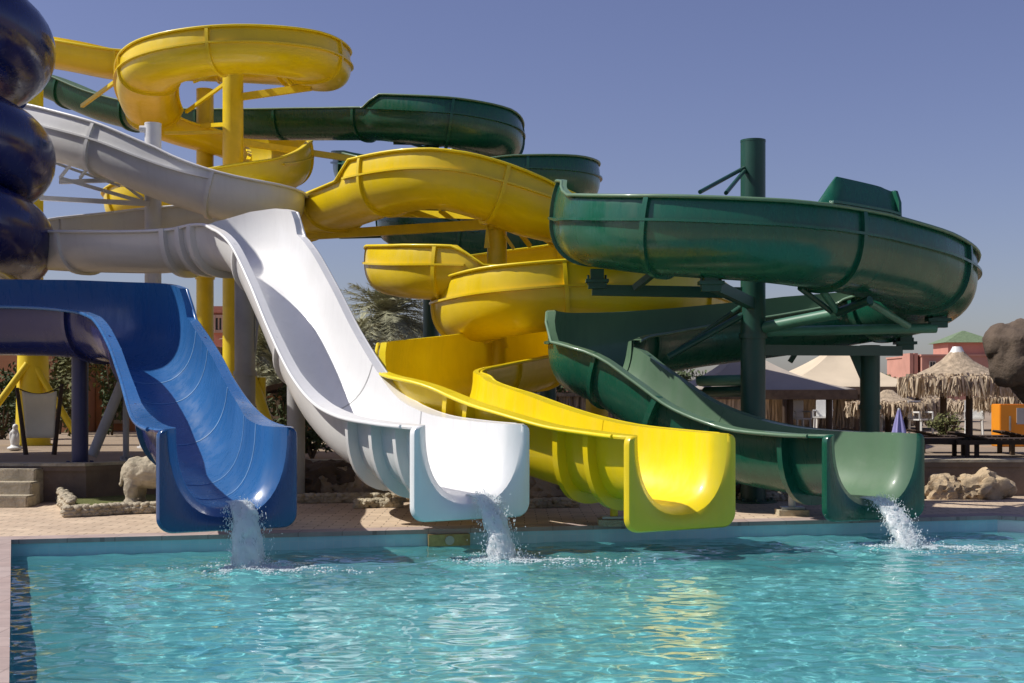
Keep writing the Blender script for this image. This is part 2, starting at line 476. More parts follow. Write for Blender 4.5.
# ---- white slide
ws = thing('water_slide', 'white open water slide with steep straight chute, water pouring from its mouth', 'water slide', at(255, 228, 20.8) * 1.0)
ws.location.z = 0
W8 = dict()
DW = .62
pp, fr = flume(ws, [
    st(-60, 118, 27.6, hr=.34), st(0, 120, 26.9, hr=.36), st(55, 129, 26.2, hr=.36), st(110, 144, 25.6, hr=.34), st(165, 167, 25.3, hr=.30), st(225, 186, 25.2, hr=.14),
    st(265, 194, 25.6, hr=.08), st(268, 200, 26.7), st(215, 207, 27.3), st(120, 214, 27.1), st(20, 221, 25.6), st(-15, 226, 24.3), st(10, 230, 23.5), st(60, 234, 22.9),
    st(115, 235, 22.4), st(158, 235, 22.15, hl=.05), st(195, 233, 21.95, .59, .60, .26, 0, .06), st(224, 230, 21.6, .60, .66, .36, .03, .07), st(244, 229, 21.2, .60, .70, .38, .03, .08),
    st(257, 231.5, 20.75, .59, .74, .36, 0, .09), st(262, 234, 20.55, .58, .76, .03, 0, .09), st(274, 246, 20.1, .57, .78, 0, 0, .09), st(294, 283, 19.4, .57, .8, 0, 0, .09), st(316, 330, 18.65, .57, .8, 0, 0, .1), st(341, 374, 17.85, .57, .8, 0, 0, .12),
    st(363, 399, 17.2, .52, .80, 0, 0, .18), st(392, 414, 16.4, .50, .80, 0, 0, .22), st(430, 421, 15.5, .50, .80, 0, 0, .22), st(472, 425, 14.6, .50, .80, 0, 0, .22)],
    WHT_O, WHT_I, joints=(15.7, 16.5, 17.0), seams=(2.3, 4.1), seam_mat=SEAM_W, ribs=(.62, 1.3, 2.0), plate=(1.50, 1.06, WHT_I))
EXITS.append((pp[-1][0], fr[-1][0], 'white', 1.0, .125))

# ---- yellow slide
ys = thing('water_slide', 'yellow open water slide with stacked spiral loops and a long low run out', 'water slide', at(560, 300, 24))
ys.location.z = 0
Y = .68
yst = [
    st(-110, 32, 33.4, .66, .52, .3), st(-20, 36, 32.2, .66, .52, .3), st(60, 46, 31.4, .66, .52, .3), st(125, 57, 31.3, .66, .52, .3), st(200, 58, 31.7, .66, .50, .1), st(275, 62, 31.5, .66, .50, .2),
    st(320, 68, 30.1, .66, .50, .36), st(299, 54, 28.4, .66, .50, .38), st(230, 50, 27.8, .64, .44, .36), st(166, 61, 28.3, .62, .44, .36), st(146, 84, 30.0, .64, .50, .3), st(163, 116, 31.7, .62, .50, .12), st(222, 134, 32.0, .62, .52, .06),
    st(268, 146, 31.7, Y, Y, .24), st(280, 158, 30.2, Y, Y, .4), st(252, 170, 29.1, Y, Y, .12), st(190, 180, 29.0, Y, Y, 0), st(148, 190, 29.5, Y, Y, .12), st(138, 202, 30.8, Y, Y, .12), st(185, 208, 31.8, Y, Y, 0),
    st(250, 212, 31.0, Y, Y, 0, 0), st(305, 207, 28.6, Y, Y, 0, 0), st(343, 194, 26.4, .66, .66, 0, 0), st(371, 184, 25.2, .64, .64, 0, .03), st(379, 181, 24.9, .64, .64, 0, .36), st(440, 174, 24.0, .62, .62, 0, .37), st(490, 186, 24.1, .62, .62, 0, .36),
    st(530, 200, 24.4, .63, .66, 0, .3), st(590, 216, 25.0, .6, .6, 0, .05), st(634, 228, 26.2, .56, .56), st(628, 238, 27.8, .56, .56), st(560, 246, 28.6, .56, .56), st(465, 256, 28.0, .58, .58), st(407, 260, 26.6, .58, .58, 0, .2),
    st(397, 264, 25.4, .58, .58, 0, .36), st(425, 267, 24.3, .58, .58, 0, .38), st(465, 268, 23.95, .58, .58, 0, .36), st(484, 269, 23.9, .58, .58, 0, .03), st(600, 277, 24.6, .58, .58), st(668, 284, 25.6, .58, .58), st(680, 290, 26.8, .58, .58), st(620, 294, 28.4, .58, .58), st(530, 297, 28.0, .58, .58)]
Y = .70
yst += [
    st(480, 303, 25.9, Y, Y, 0, .2), st(474, 303, 24.2, Y, Y, 0, .42), st(515, 294, 23.2, Y, Y, 0, .46), st(585, 288, 23.1, Y, Y, 0, .46), st(650, 293, 23.4, Y, Y, 0, .42), st(690, 302, 24.6, Y, Y, 0, .3), st(700, 315, 25.8, Y, Y, 0, .2), st(650, 328, 26.8, Y, Y, 0, .2), st(580, 340, 26.4, Y, Y, 0, .3),
    st(515, 355, 24.0, Y, Y, 0, .46), st(462, 364, 21.8, .72, .72, 0, .44, .06), st(432, 369, 19.9, .70, .74, 0, .42, .08), st(428, 372, 19.0, .66, .76, 0, .42, .1), st(431, 373, 18.65, .64, .76, .0, .03, .12), st(444, 377, 18.0, .60, .78, .0, 0, .14), st(482, 390, 17.4, .52, .80, 0, 0, .18),
    st(525, 406, 16.7, .50, .80, 0, 0, .22), st(590, 424, 15.85, .50, .80, 0, 0, .22), st(642, 431, 15.15, .50, .80, 0, 0, .22), st(682, 435, 14.5, .50, .80, 0, 0, .22)]
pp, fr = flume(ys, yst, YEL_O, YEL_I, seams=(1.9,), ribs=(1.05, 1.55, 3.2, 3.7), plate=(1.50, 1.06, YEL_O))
EXITS.append((pp[-1][0], fr[-1][0], 'yellow', 0, 0))

# ---- green slide
gs = thing('water_slide', 'dark green open water slide with a wide upper ring, rightmost of the slides', 'water slide', at(765, 380, 19.6))
gs.location.z = 0
DW = .66
pp, fr = flume(gs, [
    st(-60, 45, 37.5), st(40, 70, 36.6), st(110, 98, 35.8), st(180, 112, 35.0), st(250, 114, 34.3), st(330, 113, 33.6), st(380, 113, 33.0, hr=.02), st(392, 114, 32.8, hr=.38), st(450, 119, 32.4, hr=.40),
    st(488, 128, 32.9, hr=.42), st(496, 140, 34.2, hr=.3), st(470, 152, 36.0), st(420, 157, 36.2), st(366, 160, 35.0, hr=.3), st(364, 166, 33.6, hr=.3), st(425, 173, 32.6), st(510, 172, 32.2, hr=.3), st(562, 175, 32.4, hr=.4), st(572, 181, 33.6, hr=.4),
    st(530, 193, 35.4), st(460, 204, 35.6), st(412, 213, 34.0, hr=.3), st(410, 223, 32.4, hr=.4), st(470, 234, 32.0, hr=.2), st(560, 238, 31.6), st(660, 238, 30.4), st(708, 235, 27.6), st(672, 230, 24.6), st(618, 224, 22.2, hr=.25), st(596, 218, 20.7, hr=.60),
    st(603, 220, 19.4, hr=.58), st(611, 221, 18.85, hr=.36), st(660, 225, 17.95, hr=.34), st(765, 231, 17.55, hr=.34), st(792, 234, 17.6, hr=.34), st(799, 235, 17.62, hr=.34), st(849, 243, 18.1, hr=.34), st(851, 243.5, 18.12, hr=.34), st(905, 258, 18.8, hr=.32), st(930, 275, 19.8, hr=.28), st(912, 290, 20.7, hr=.2), st(860, 302, 21.7, hr=.25),
    st(790, 314, 22.0, hr=.34), st(700, 326, 21.9, hr=.36), st(645, 333, 21.5, .66, .68, 0, .38), st(606, 338, 20.8, .66, .70, .02, .42, .06), st(592, 342, 20.1, .65, .74, .03, .50, .08), st(591, 343, 19.85, .62, .78, .04, .48, .1), st(594, 343.5, 19.7, .61, .78, .04, .03, .1), st(602, 346, 19.55, .60, .8, .03, 0, .12),
    st(623, 354, 19.25, .57, .8, 0, 0, .12), st(655, 376, 18.9, .57, .8, 0, 0, .13), st(698, 405, 18.45, .55, .8, 0, 0, .15), st(755, 425, 17.8, .52, .80, 0, 0, .2), st(815, 432, 17.0, .50, .80, 0, 0, .22), st(847, 433.5, 16.5, .50, .80, 0, 0, .22), st(875, 434, 16.0, .50, .80, 0, 0, .22)],
    GRN_O, GRN_I, seams=(1.7, 3.0), ribs=(1.1, 2.4, 3.4), plate=(1.50, 1.06, GRN_O))
idx = [i for i, q in enumerate(pp) if 34.6 <= q[2] <= 37.25]
bm = bmesh.new(); rg = []
for k, i in enumerate(idx):
    f = k / (len(idx) - 1); h = .40 * min(1, .04 + f * 5.5) * (1 - .12 * f); w, d, hl, hr, lip = pp[i][1]; hr += .012
    x0 = w - .22 * w * (hr / w) ** 2 - .01
    rg.append(place(pp[i][0], fr[i], [(x0, hr), (x0 + .032, hr), (x0 - .02, hr + h * .6), (x0 - .09, hr + h), (x0 - .12, hr + h), (x0 - .055, hr + h * .6)]))
loft(bm, rg); obj('raised_panel', bm, [GRN_O], gs, 40)
bm = bmesh.new(); rg = []
for i in idx[1:]:
    w, d, hl, hr, lip = pp[i][1]; x0 = w - .22 * w * (hr / w) ** 2
    rg.append(place(pp[i][0], fr[i], [(x0, hr + .006), (x0 + .10, hr + .006), (x0 + .10, hr + .04), (x0, hr + .04)]))
loft(bm, rg); obj('panel_flange', bm, [GRN_O], gs, 40)
i = idx[-1]; w, d, hl, hr, lip = pp[i][1]; x0 = w - .22 * w * (hr / w) ** 2; bm = bmesh.new()
loft(bm, [[p + fr[i][0] * e for p in place(pp[i][0], fr[i], [(x0 - .02, hr - .05), (x0 + .07, hr - .05), (x0 + .04, hr + .2), (x0 - .04, hr + .37), (x0 - .12, hr + .37), (x0 - .05, hr + .2)])] for e in (.0, .05)]); obj('panel_end_flange', bm, [GRN_O], gs, 30)
EXITS.append((pp[-1][0], fr[-1][0], 'green', 1.5, .125))

# ---- blue slide: closed coil, then an open run and chute
bs = thing('water_slide', 'blue water slide with a stacked closed tube coil and the leftmost, shortest chute', 'water slide', at(60, 310, 20))
bs.location.z = 0
AX, AY, RC, RT = -10.54, 22.0, 1.95, .72
z_lobe = ZC + (392 - 235) / F * 22.0
pts = []
turns = 2.84
for k in range(int(turns * 60) + 1):
    a = k / 60 * 2 * PI                      # angle back up from the near side
    ang = -PI / 2 - a
    drop = 1.47 / (2 * PI) * a + .42 * max(0, min(1, (a / (2 * PI) - 1.9) / .7))
    pts.append(Vector((AX + RC * math.cos(ang), AY + RC * math.sin(ang), z_lobe - 1.47 * .75 + drop)))
d_ = (pts[-1] - pts[-2]).normalized()
for k in range(24):                          # the feed pipe leads off to the tower beyond the frame
    d_ = (Matrix.Rotation(math.radians(-3.2), 3, 'Z') @ d_).normalized(); pts.append(pts[-1] + d_ * .2)
pts = pts[::-1]
bm = bmesh.new(); tube(bm, pts, RT, 28); obj('coil_tube', bm, BLU_O, bs, 60)
for k in range(8, len(pts) - 4, 15):
    bm = bmesh.new(); T = (pts[k + 1] - pts[k - 1]).normalized()
    cyl(bm, pts[k] - T * .035, pts[k] + T * .035, RT + .06, seg=32); obj('joint_flange', bm, BLU_O, bs, 40)
zr = pts[-1].z
pp, fr = flume(bs, [
    sw((AX - .2, AY - RC, zr + .02), .70, .70, .5, .30), sw((AX + .6, AY - RC, zr - .02), .70, .70, .5, .15), st(-90, 306, 20.05, .70, .70, .5, 0), st(-20, 308, 20.1, .70, .70, .5, 0), st(50, 309, 20.05, .70, .70, .5, 0), st(100, 311, 19.75, .68, .72, .48, 0, .06),
    st(128, 313, 19.25, .64, .74, .46, 0, .08), st(141, 317, 18.8, .61, .76, .44, 0, .09), st(145, 319, 18.62, .6, .76, .04, 0, .09), st(152, 327, 18.2, .58, .78, 0, 0, .1), st(165, 349, 17.4, .57, .8, 0, 0, .1), st(177, 376, 16.6, .57, .8, 0, 0, .1),
    st(190, 403, 15.8, .57, .8, 0, 0, .13), st(201, 418, 14.85, .51, .82, 0, 0, .2), st(213, 425, 14.25, .50, .84, 0, 0, .22), st(229, 428, 13.7, .50, .85, 0, 0, .22)],
    BLU_O, BLU_I, every=2.2, seams=(.75, 1.5, 2.9, 4.2, 5.0), seam_mat=SEAM_B, plate=(1.50, 1.08, BLU_P))
EXITS.append((pp[-1][0], fr[-1][0], 'blue', .55, .13))

# ------------------------------------------------------------------ steel supports
TZ = .52                                      # level of the raised terrace behind the pool deck
def post(name, label, u, Y, vtop, r, mat, base=TZ, group='steel posts carrying the slides', cap=None, flange=True):
    top = at(u, vtop, Y)
    t = thing(name, label, 'support post', (top.x, top.y, base), group)
    bm = bmesh.new(); cyl(bm, (top.x, top.y, base), top, r, seg=28); obj('pole', bm, mat, t, 40)
    bm = bmesh.new(); cyl(bm, (top.x, top.y, base), (top.x, top.y, base + .03), r * 1.9, seg=28)
    for k in range(8):
        a = k * PI / 4; cyl(bm, (top.x + r * 1.5 * math.cos(a), top.y + r * 1.5 * math.sin(a), base + .03), (top.x + r * 1.5 * math.cos(a), top.y + r * 1.5 * math.sin(a), base + .07), .025, seg=8)
    obj('base_plate', bm, mat, t, 40)
    if flange:
        bm = bmesh.new(); z = base + (top.z - base) * .46
        cyl(bm, (top.x, top.y, z - .04), (top.x, top.y, z + .04), r * 1.14, seg=28); obj('collar', bm, mat, t, 40)
    bm = bmesh.new(); cyl(bm, top - Vector((0, 0, .02)), top + Vector((0, 0, .012)), r * 1.02, seg=28); obj('cap', bm, cap or mat, t, 40)
    return t
def arm(t, a, b, mat, w=.12, h=None, name='arm', roundp=False):
    bm = bmesh.new()
    if roundp: cyl(bm, a, b, w, seg=14)
    else: bar(bm, a, b, w, h)
    return obj(name, bm, mat, t, 40)
def clamp(t, p, mat):
    bm = bmesh.new(); bx(bm, p, (.34, .22, .05)); bx(bm, p + Vector((0, 0, .10)), (.2, .16, .15)); bx(bm, p + Vector((0, 0, -.07)), (.26, .12, .09))
    for s in (-1, 1): cyl(bm, p + Vector((.13 * s, 0, -.06)), p + Vector((.13 * s, 0, .09)), .018, seg=8)
    return obj('clamp', bm, mat, t, 40)

# green front post
g1 = post('support_post', 'tall dark green post through the middle of the wide green ring', 753, 19.5, 141, .185, GRN_S, base=0)
arm(g1, at(700, 192, 17.97), at(744, 168, 19.4), GRN_S, .03, name='strut', roundp=True); arm(g1, at(726, 193, 17.97), at(745, 170, 19.4), GRN_S, .03, name='strut', roundp=True)
arm(g1, at(592, 290, 19.52), at(750, 293, 19.5), GRN_S, .13, .16); clamp(g1, at(597, 281, 19.42), GRN_S)
arm(g1, at(715, 286, 17.77), at(752, 304, 19.4), GRN_S, .13, .16); clamp(g1, at(711, 283, 17.66), GRN_S)
arm(g1, at(635, 288, 19.21), at(655, 272, 18.90), GRN_S, .09, name='strut')
arm(g1, at(752, 300, 19.5), at(680, 350, 20.6), GRN_S, .05, name='strut', roundp=True)
arm(g1, at(757, 329, 19.5), at(838, 313, 18.59), PIPE_S, .085, roundp=True); arm(g1, at(836, 313, 18.59), at(870, 300, 17.97), GRN_S, .06, roundp=True)
arm(g1, at(760, 332, 19.5), at(936, 328, 19.6), PIPE_S, .075, roundp=True); clamp(g1, at(938, 320, 19.6), GRN_S)
arm(g1, at(760, 350, 19.7), at(900, 351, 21.4), GRN_S, .12, .16); clamp(g1, at(905, 343, 21.4), GRN_S)
arm(g1, at(838, 313, 18.59), at(822, 290, 18.08), PIPE_S, .05, name='strut', roundp=True); arm(g1, at(870, 303, 18.18), at(908, 326, 19.2), PIPE_S, .05, name='strut', roundp=True)
arm(g1, at(800, 288, 17.87), at(840, 318, 18.80), GRN_S, .04, name='strut', roundp=True)
arm(g1, at(757, 380, 19.6), at(700, 381, 20.8), PIPE_S, .085, roundp=True); arm(g1, at(757, 391, 19.6), at(706, 392, 20.8), GRN_S, .085, roundp=True)
arm(g1, at(752, 310, 19.5), at(668, 357, 19.2), GRN_S, .05, name='strut', roundp=True)
# green second post
g2 = post('support_post', 'short dark green post under the right end of the green slide', 870, 21.9, 346, .165, GRN_S)
bm = bmesh.new()
q0, q1, q2 = at(848, 350, 21.9), at(862, 352, 21.9), at(863, 385, 21.9)
for d in (-.05, .05): pass
loft(bm, [[q + Vector((0, -.04, 0)) for q in (q0, q1, q2)], [q + Vector((0, .04, 0)) for q in (q0, q1, q2)]]); obj('gusset', bm, GRN_S, g2)
arm(g2, at(790, 362, 22.2), at(800, 346, 22.2), GRN_S, .08, name='strut')
# green far post
g3 = post('support_post', 'dark green post standing far back beyond the yellow loops', 431, 34.2, 132, .21, GRN_S)
arm(g3, at(431, 143, 34.2), at(395, 142, 33.0), GRN_S, .12); arm(g3, at(431, 150, 34.2), at(400, 140, 32.8), GRN_S, .06, name='strut'); clamp(g3, at(397, 137, 32.9), GRN_S)
arm(g3, at(431, 143, 34.2), at(478, 150, 32.6), GRN_S, .10); arm(g3, at(440, 146, 34.2), at(465, 137, 32.4), GRN_S, .06, name='strut'); clamp(g3, at(480, 146, 32.6), GRN_S)
arm(g3, at(431, 234, 34.2), at(340, 236, 33.0), GRN_S, .14); arm(g3, at(431, 196, 34.2), at(505, 200, 33.0), GRN_S, .12)
arm(g3, at(431, 240, 34.2), at(520, 222, 32.0), GRN_S, .10, name='strut')
g4 = post('support_post', 'dark green post glimpsed behind the crossing yellow beams under the yellow hump', 548, 31.5, 205, .2, GRN_S)
arm(g4, at(548, 220, 31.5), at(470, 214, 31.8), GRN_S, .12); arm(g4, at(548, 236, 31.5), at(600, 240, 29.0), GRN_S, .12)
# yellow posts
y1 = post('support_post', 'thick yellow post in front, standing inside the top yellow ring', 233, 29.9, 72, .235, YEL_S)
arm(y1, at(233, 98, 29.9), at(311, 87, 29.6), YEL_S, .1, .16); arm(y1, at(250, 72, 29.8), at(288, 72, 28.3), YEL_S, .08); arm(y1, at(280, 73, 28.5), at(292, 83, 29.3), YEL_S, .07, name='strut')
bm = bmesh.new(); bx(bm, at(300, 81, 29.7), (.5, .36, .2)); obj('clamp', bm, YEL_S, y1)
arm(y1, at(186, 112, 31.0), at(233, 78, 29.8), YEL_S, .07, name='strut'); arm(y1, at(194, 82, 28.8), at(233, 66, 29.8), YEL_S, .06, name='strut')
arm(y1, at(233, 124, 29.9), at(202, 126, 31.2), YEL_S, .09); arm(y1, at(233, 132, 29.9), at(165, 133, 30.3), YEL_S, .07)
arm(y1, at(238, 142, 29.9), at(366, 161, 31.5), YEL_S, .09, .14)
arm(y1, at(82, 106, 32.0), at(122, 77, 30.0), YEL_S, .08, name='strut')
y2 = post('support_post', 'yellow post just left of and behind the thick one inside the top ring', 205, 32.2, 90, .21, YEL_S)
y3 = post('support_post', 'yellow post under the right end of the yellow hump, with a gusset', 497, 24.9, 222, .19, YEL_S)
bm = bmesh.new(); q = [at(487, 221, 24.6), at(490, 248, 24.6), at(484, 248, 24.6)]
loft(bm, [[p + Vector((0, -.02, 0)) for p in q], [p + Vector((0, .02, 0)) for p in q]]); obj('gusset', bm, YEL_S, y3)
arm(y3, at(495, 224, 24.6), at(300, 236, 27.8), YEL_S, .13, .18); arm(y3, at(492, 216, 24.7), at(380, 213, 26.9), YEL_S, .11, .14)
arm(y3, at(400, 214, 26.6), at(432, 198, 25.2), YEL_S, .06, name='strut'); arm(y3, at(440, 214, 25.8), at(440, 200, 25.0), YEL_S, .06, name='strut')
arm(y3, at(516, 228, 24.8), at(530, 246, 25.2), YEL_S, .07, name='strut'); arm(y3, at(536, 233, 24.8), at(556, 247, 25.2), YEL_S, .07, name='strut'); arm(y3, at(505, 236, 24.8), at(514, 249, 24.8), YEL_S, .06, name='strut')
y4 = post('support_post', 'short yellow post under the lowest yellow bend, glimpsed below the green chute', 597, 26.3, 385, .23, YEL_S)
y5 = post('support_post', 'yellow post at far left rising behind the white flume', 33, 27.6, 72, .21, YEL_S)
bm = bmesh.new(); b5 = at(33, 330, 27.6); cyl(bm, (b5.x, b5.y, TZ), (b5.x, b5.y, b5.z), .36, .30, seg=28); obj('sleeve', bm, YEL_S, y5, 40)
arm(y5, (b5.x, b5.y - .3, ZC + .6), (b5.x - 1.2, b5.y - .5, TZ), YEL_S, .07, name='brace', roundp=True); arm(y5, (b5.x, b5.y - .2, ZC + .75), (b5.x + 1.15, b5.y - .3, TZ), YEL_S, .07, name='brace', roundp=True)
y6 = post('support_post', 'leaning pair of yellow legs under the white chute top, seen between grey posts', 262, 27.0, 378, .08, YEL_S, flange=False)
arm(y6, at(250, 372, 27.0), at(274, 440, 26.6), YEL_S, .11, name='brace', roundp=True)
# white and grey posts
w1 = post('support_post', 'white capped post rising through the white upper flume', 153, 26.35, 124, .165, WHT_S)
for (a, b, w) in (((60, 178, 26.1), (150, 204, 26.2), .07), ((40, 198, 26.1), (150, 204, 26.2), .09), ((55, 163, 26.1), (120, 186, 26.2), .05), ((60, 182, 26.4), (118, 180, 26.1), .08), ((118, 180, 26.1), (143, 199, 26.2), .06), ((80, 178, 26.2), (92, 163, 25.6), .05), ((60, 178, 26.1), (74, 160, 25.8), .05)):
    arm(w1, at(*a), at(*b), WHT_S, w)
cyl_b = bmesh.new(); cyl(cyl_b, at(140, 129, 26.3), at(147, 129, 26.3), .07, seg=12); obj('bolt', cyl_b, WHT_S, w1, 40)
w2 = post('support_post', 'slim grey post under the crest of the white chute', 245, 21.6, 272, .17, GRY_S, cap=WHT_S)
bm = bmesh.new(); q = [at(256, 292, 21.6), at(262, 292, 21.6), at(256, 352, 21.6)]
loft(bm, [[p + Vector((0, -.03, 0)) for p in q], [p + Vector((0, .03, 0)) for p in q]]); obj('gusset', bm, GRY_S, w2)
w3 = post('support_post', 'grey post under the middle of the white chute', 296, 19.6, 372, .135, GRY_S, base=0, flange=False)
w4 = post('support_post', 'leaning grey strut standing behind the navy post', 126, 21.5, 372, .05, GRY_S, base=TZ, flange=False)
arm(w4, at(126, 374, 21.5), at(92, 456, 21.2), GRY_S, .085, name='brace', roundp=True)
# navy post
b1 = post('support_post', 'navy blue post carrying the level run of the blue slide', 80, 20.05, 352, .125, BLU_S, flange=False)
bm = bmesh.new(); bx(bm, at(80, 351, 20.05), (.42, .3, .05)); bx(bm, at(80, 346, 20.05), (.3, .22, .12)); obj('saddle', bm, STEEL, b1)
# adjusting feet under the run outs
def foot(label, u, v, vt, Y, mat):
    p = at(u, v, Y); p.z = 0; t = thing('foot_stand', label, 'stand', p, 'feet under the run outs')
    zt = ZC - (vt - VH) / F * Y
    bm = bmesh.new(); bx(bm, p + Vector((0, 0, .04)), (.4, .3, .08)); obj('concrete_pad', bm, STONE, t)
    bm = bmesh.new(); bx(bm, p + Vector((0, 0, .1)), (.3, .2, .03)); obj('base_plate', bm, STEEL, t)
    bm = bmesh.new(); cyl(bm, p + Vector((0, 0, .1)), (p.x, p.y, zt), .05, seg=14); obj('leg', bm, mat, t, 40)
foot('yellow foot plate under the mouth of the yellow slide', 614, 512, 490, 16.1, YEL_S)
foot('pale foot plate under the run out of the green slide', 792, 505, 485, 17.4, WHT_S)

# ------------------------------------------------------------------ pool, deck, ground
POOL = [Vector((-5.60, 14.49, 0)), Vector((6.46, 17.3, 0)), Vector((12, 13.4, 0)), Vector((12, 2.3, 0)), Vector((-.92, 2.3, 0))]
def inset(poly, d):                            # outward by d
    n = len(poly); r = []
    for i in range(n):
        a, b, c = poly[i - 1], poly[i], poly[(i + 1) % n]
        d1 = (b - a).normalized(); d2 = (c - b).normalized()
        n1 = Vector((-d1.y, d1.x, 0)); n2 = Vector((-d2.y, d2.x, 0))
        m = (n1 + n2).normalized(); r.append(b + m * (d / max(.3, m.dot(n1))))
    return r
def sheet(name, outer, hole, z, mat):
    bm = bmesh.new()
    ed = []
    for loop in (outer, hole):
        if not loop: continue
        vs = [bm.verts.new((p[0], p[1], z)) for p in loop]
        ed += [bm.edges.new((vs[i], vs[(i + 1) % len(vs)])) for i in range(len(vs))]
    bmesh.ops.triangle_fill(bm, use_beauty=True, edges=ed)
    for f in bm.faces:
        if f.normal.z < 0: f.normal_flip()
    me = bpy.data.meshes.new(name); bm.to_mesh(me); bm.free()
    o = link(name, me, mat); tag(o, kind='structure'); return o
G = 900
sheet('ground', [(-G, -60), (G, -60), (G, G), (-G, G)], inset(POOL, .3), -.012, 'sandy_ground')
sheet('pool_deck', [(-60, -12), (60, -12), (60, 20.9), (-60, 20.9)], inset(POOL, .33), 0, 'paving')
# coping: a thin stone edging standing a touch proud
o2 = inset(POOL, .34); bm = bmesh.new(); n = len(POOL)
i2 = inset(POOL, -.015)
for i in range(n):
    j = (i + 1) % n
    loft(bm, [[Vector((q.x, q.y, z)) for q, z in ((i2[k], -.045), (i2[k], .006), (o2[k], .006), (o2[k], -.045))] for k in (i, j)])
tag(obj('pool_coping', bm, 'coping_stone'), kind='structure')
bm = bmesh.new()
for i in range(n):
    a, b = POOL[i], POOL[(i + 1) % n]
    vs = [bm.verts.new(p) for p in ((a.x, a.y, -.03), (b.x, b.y, -.03), (b.x, b.y, -1.15), (a.x, a.y, -1.15))]; bm.faces.new(vs)
f_ = bm.faces.new([bm.verts.new((p.x, p.y, -1.15)) for p in POOL]); f_.material_index = 1; bm.faces.ensure_lookup_table(); bm.faces[1].material_index = 2
BASIN = tag(obj('pool_basin', bm, ['pool_tile', 'pool_floor', plain('white_pool_render', (.80, .80, .78), .6, .06, 3)]), kind='structure'); BASIN.cycles.is_caustics_receiver = True
# water: real waves
bm = bmesh.new()
x0, x1, ya, yb = -6.3, 12.2, 2.2, 17.6
nx, ny = 500, 430
grid = []
for j in range(ny + 1):
    y = ya + (yb - ya) * j / ny; row = []
    for i in range(nx + 1):
        x = x0 + (x1 - x0) * i / nx
        z = .02 * mn.noise(Vector((x * 1.5 + 3, y * 2.3, .5))) + .013 * mn.noise(Vector((x * 4.2 + y * .6, y * 6.8 - x * .8, 4))) + .006 * mn.noise(Vector((x * 8.5, y * 12, 9)))
        for (e, T, nm, sp, w_) in EXITS:       # rings round the falling water
            if not sp: continue
            d = math.hypot(x - e.x - T.x * .5, y - e.y - T.y * .5)
            z += .02 * math.exp(-d * 1.1) * math.sin(d * 14)
        row.append(bm.verts.new((x, y, -.19 + z)))
    grid.append(row)
for j in range(ny):
    for i in range(nx): bm.faces.new((grid[j][i], grid[j][i + 1], grid[j + 1][i + 1], grid[j + 1][i]))
def inside(x, y):
    r = False
    for i in range(n):
        a, b = POOL[i], POOL[(i + 1) % n]
        if (a.y > y) != (b.y > y) and x < (b.x - a.x) * (y - a.y) / (b.y - a.y) + a.x: r = not r
    return r
big = inset(POOL, .06); _p = POOL; POOL2 = POOL; POOL = big
dead = [f for f in bm.faces if not inside(*f.calc_center_median().xy)]
POOL = _p
bmesh.ops.delete(bm, geom=dead, context='FACES')
me = bpy.data.meshes.new('pool_water'); bm.to_mesh(me); bm.free(); me.shade_smooth()
WATER = tag(link('pool_water', me, 'pool_water'), kind='structure'); WATER.cycles.is_caustics_caster = True
# underwater lamp niche in the far wall
p = at(449, 543, 15.5); d = (POOL[1] - POOL[0]).normalized(); ang = math.atan2(d.y, d.x)
def wallpt(u, z):
    k = (u - 512) / F; a = POOL[0]; s = (k * a.y - a.x) / (d.x - k * d.y); q = a + d * s; return Vector((q.x, q.y, z))
p = wallpt(448, -.12); nrm = Vector((d.y, -d.x, 0))
t = thing('pool_spout', 'brass coloured wall fitting with pale disc on the pool wall below the white slide', 'pool fitting', p)
bm = bmesh.new(); bx(bm, p + nrm * .05, (.5, .1, .14), ang); obj('housing', bm, BRASS, t)
bm = bmesh.new(); cyl(bm, p + nrm * .1, p + nrm * .125, .055, seg=20); obj('disc', bm, TRIM, t, 40)

# ------------------------------------------------------------------ falling water and foam
DESC = {'white': 'white water pouring from the mouth of the white slide into the pool', 'green': 'white water shooting from the mouth of the green slide, trailing foam to the right', 'blue': 'white water falling from the mouth of the blue slide into the pool'}
_t = bmesh.new(); bmesh.ops.create_icosphere(_t, subdivisions=1, radius=1)
ICO_V = [v.co.copy() for v in _t.verts]; ICO_F = [[v.index for v in f.verts] for f in _t.faces]; _t.free()
class Blobs:
    """many small drops collected into one mesh"""
    def __init__(s): s.v = []; s.f = []
    def add(s, M):
        o = len(s.v); s.v += [tuple(M @ v) for v in ICO_V]; s.f += [[i + o for i in f] for f in ICO_F]
    def build(s, name, mat, parent):
        me = bpy.data.meshes.new(name); me.from_pydata(s.v, [], s.f); me.shade_smooth(); return link(name, me, mat, parent)
def blob(bl, c, r, sz=(1, 1, 1)):
    bl.add(Matrix.Translation(c) @ Matrix.Rotation(random.random() * 6.28, 4, 'Z') @ Matrix.Rotation(random.gauss(0, .35), 4, 'X') @ Matrix.Diagonal((r * sz[0], r * sz[1], r * sz[2], 1)))
def fblob(bl, c, r, h):
    bl.add(Matrix.Translation(c) @ Matrix.Rotation(random.random() * 6.28, 4, 'Z') @ Matrix.Diagonal((r * random.uniform(.7, 1.6), r, h, 1)))
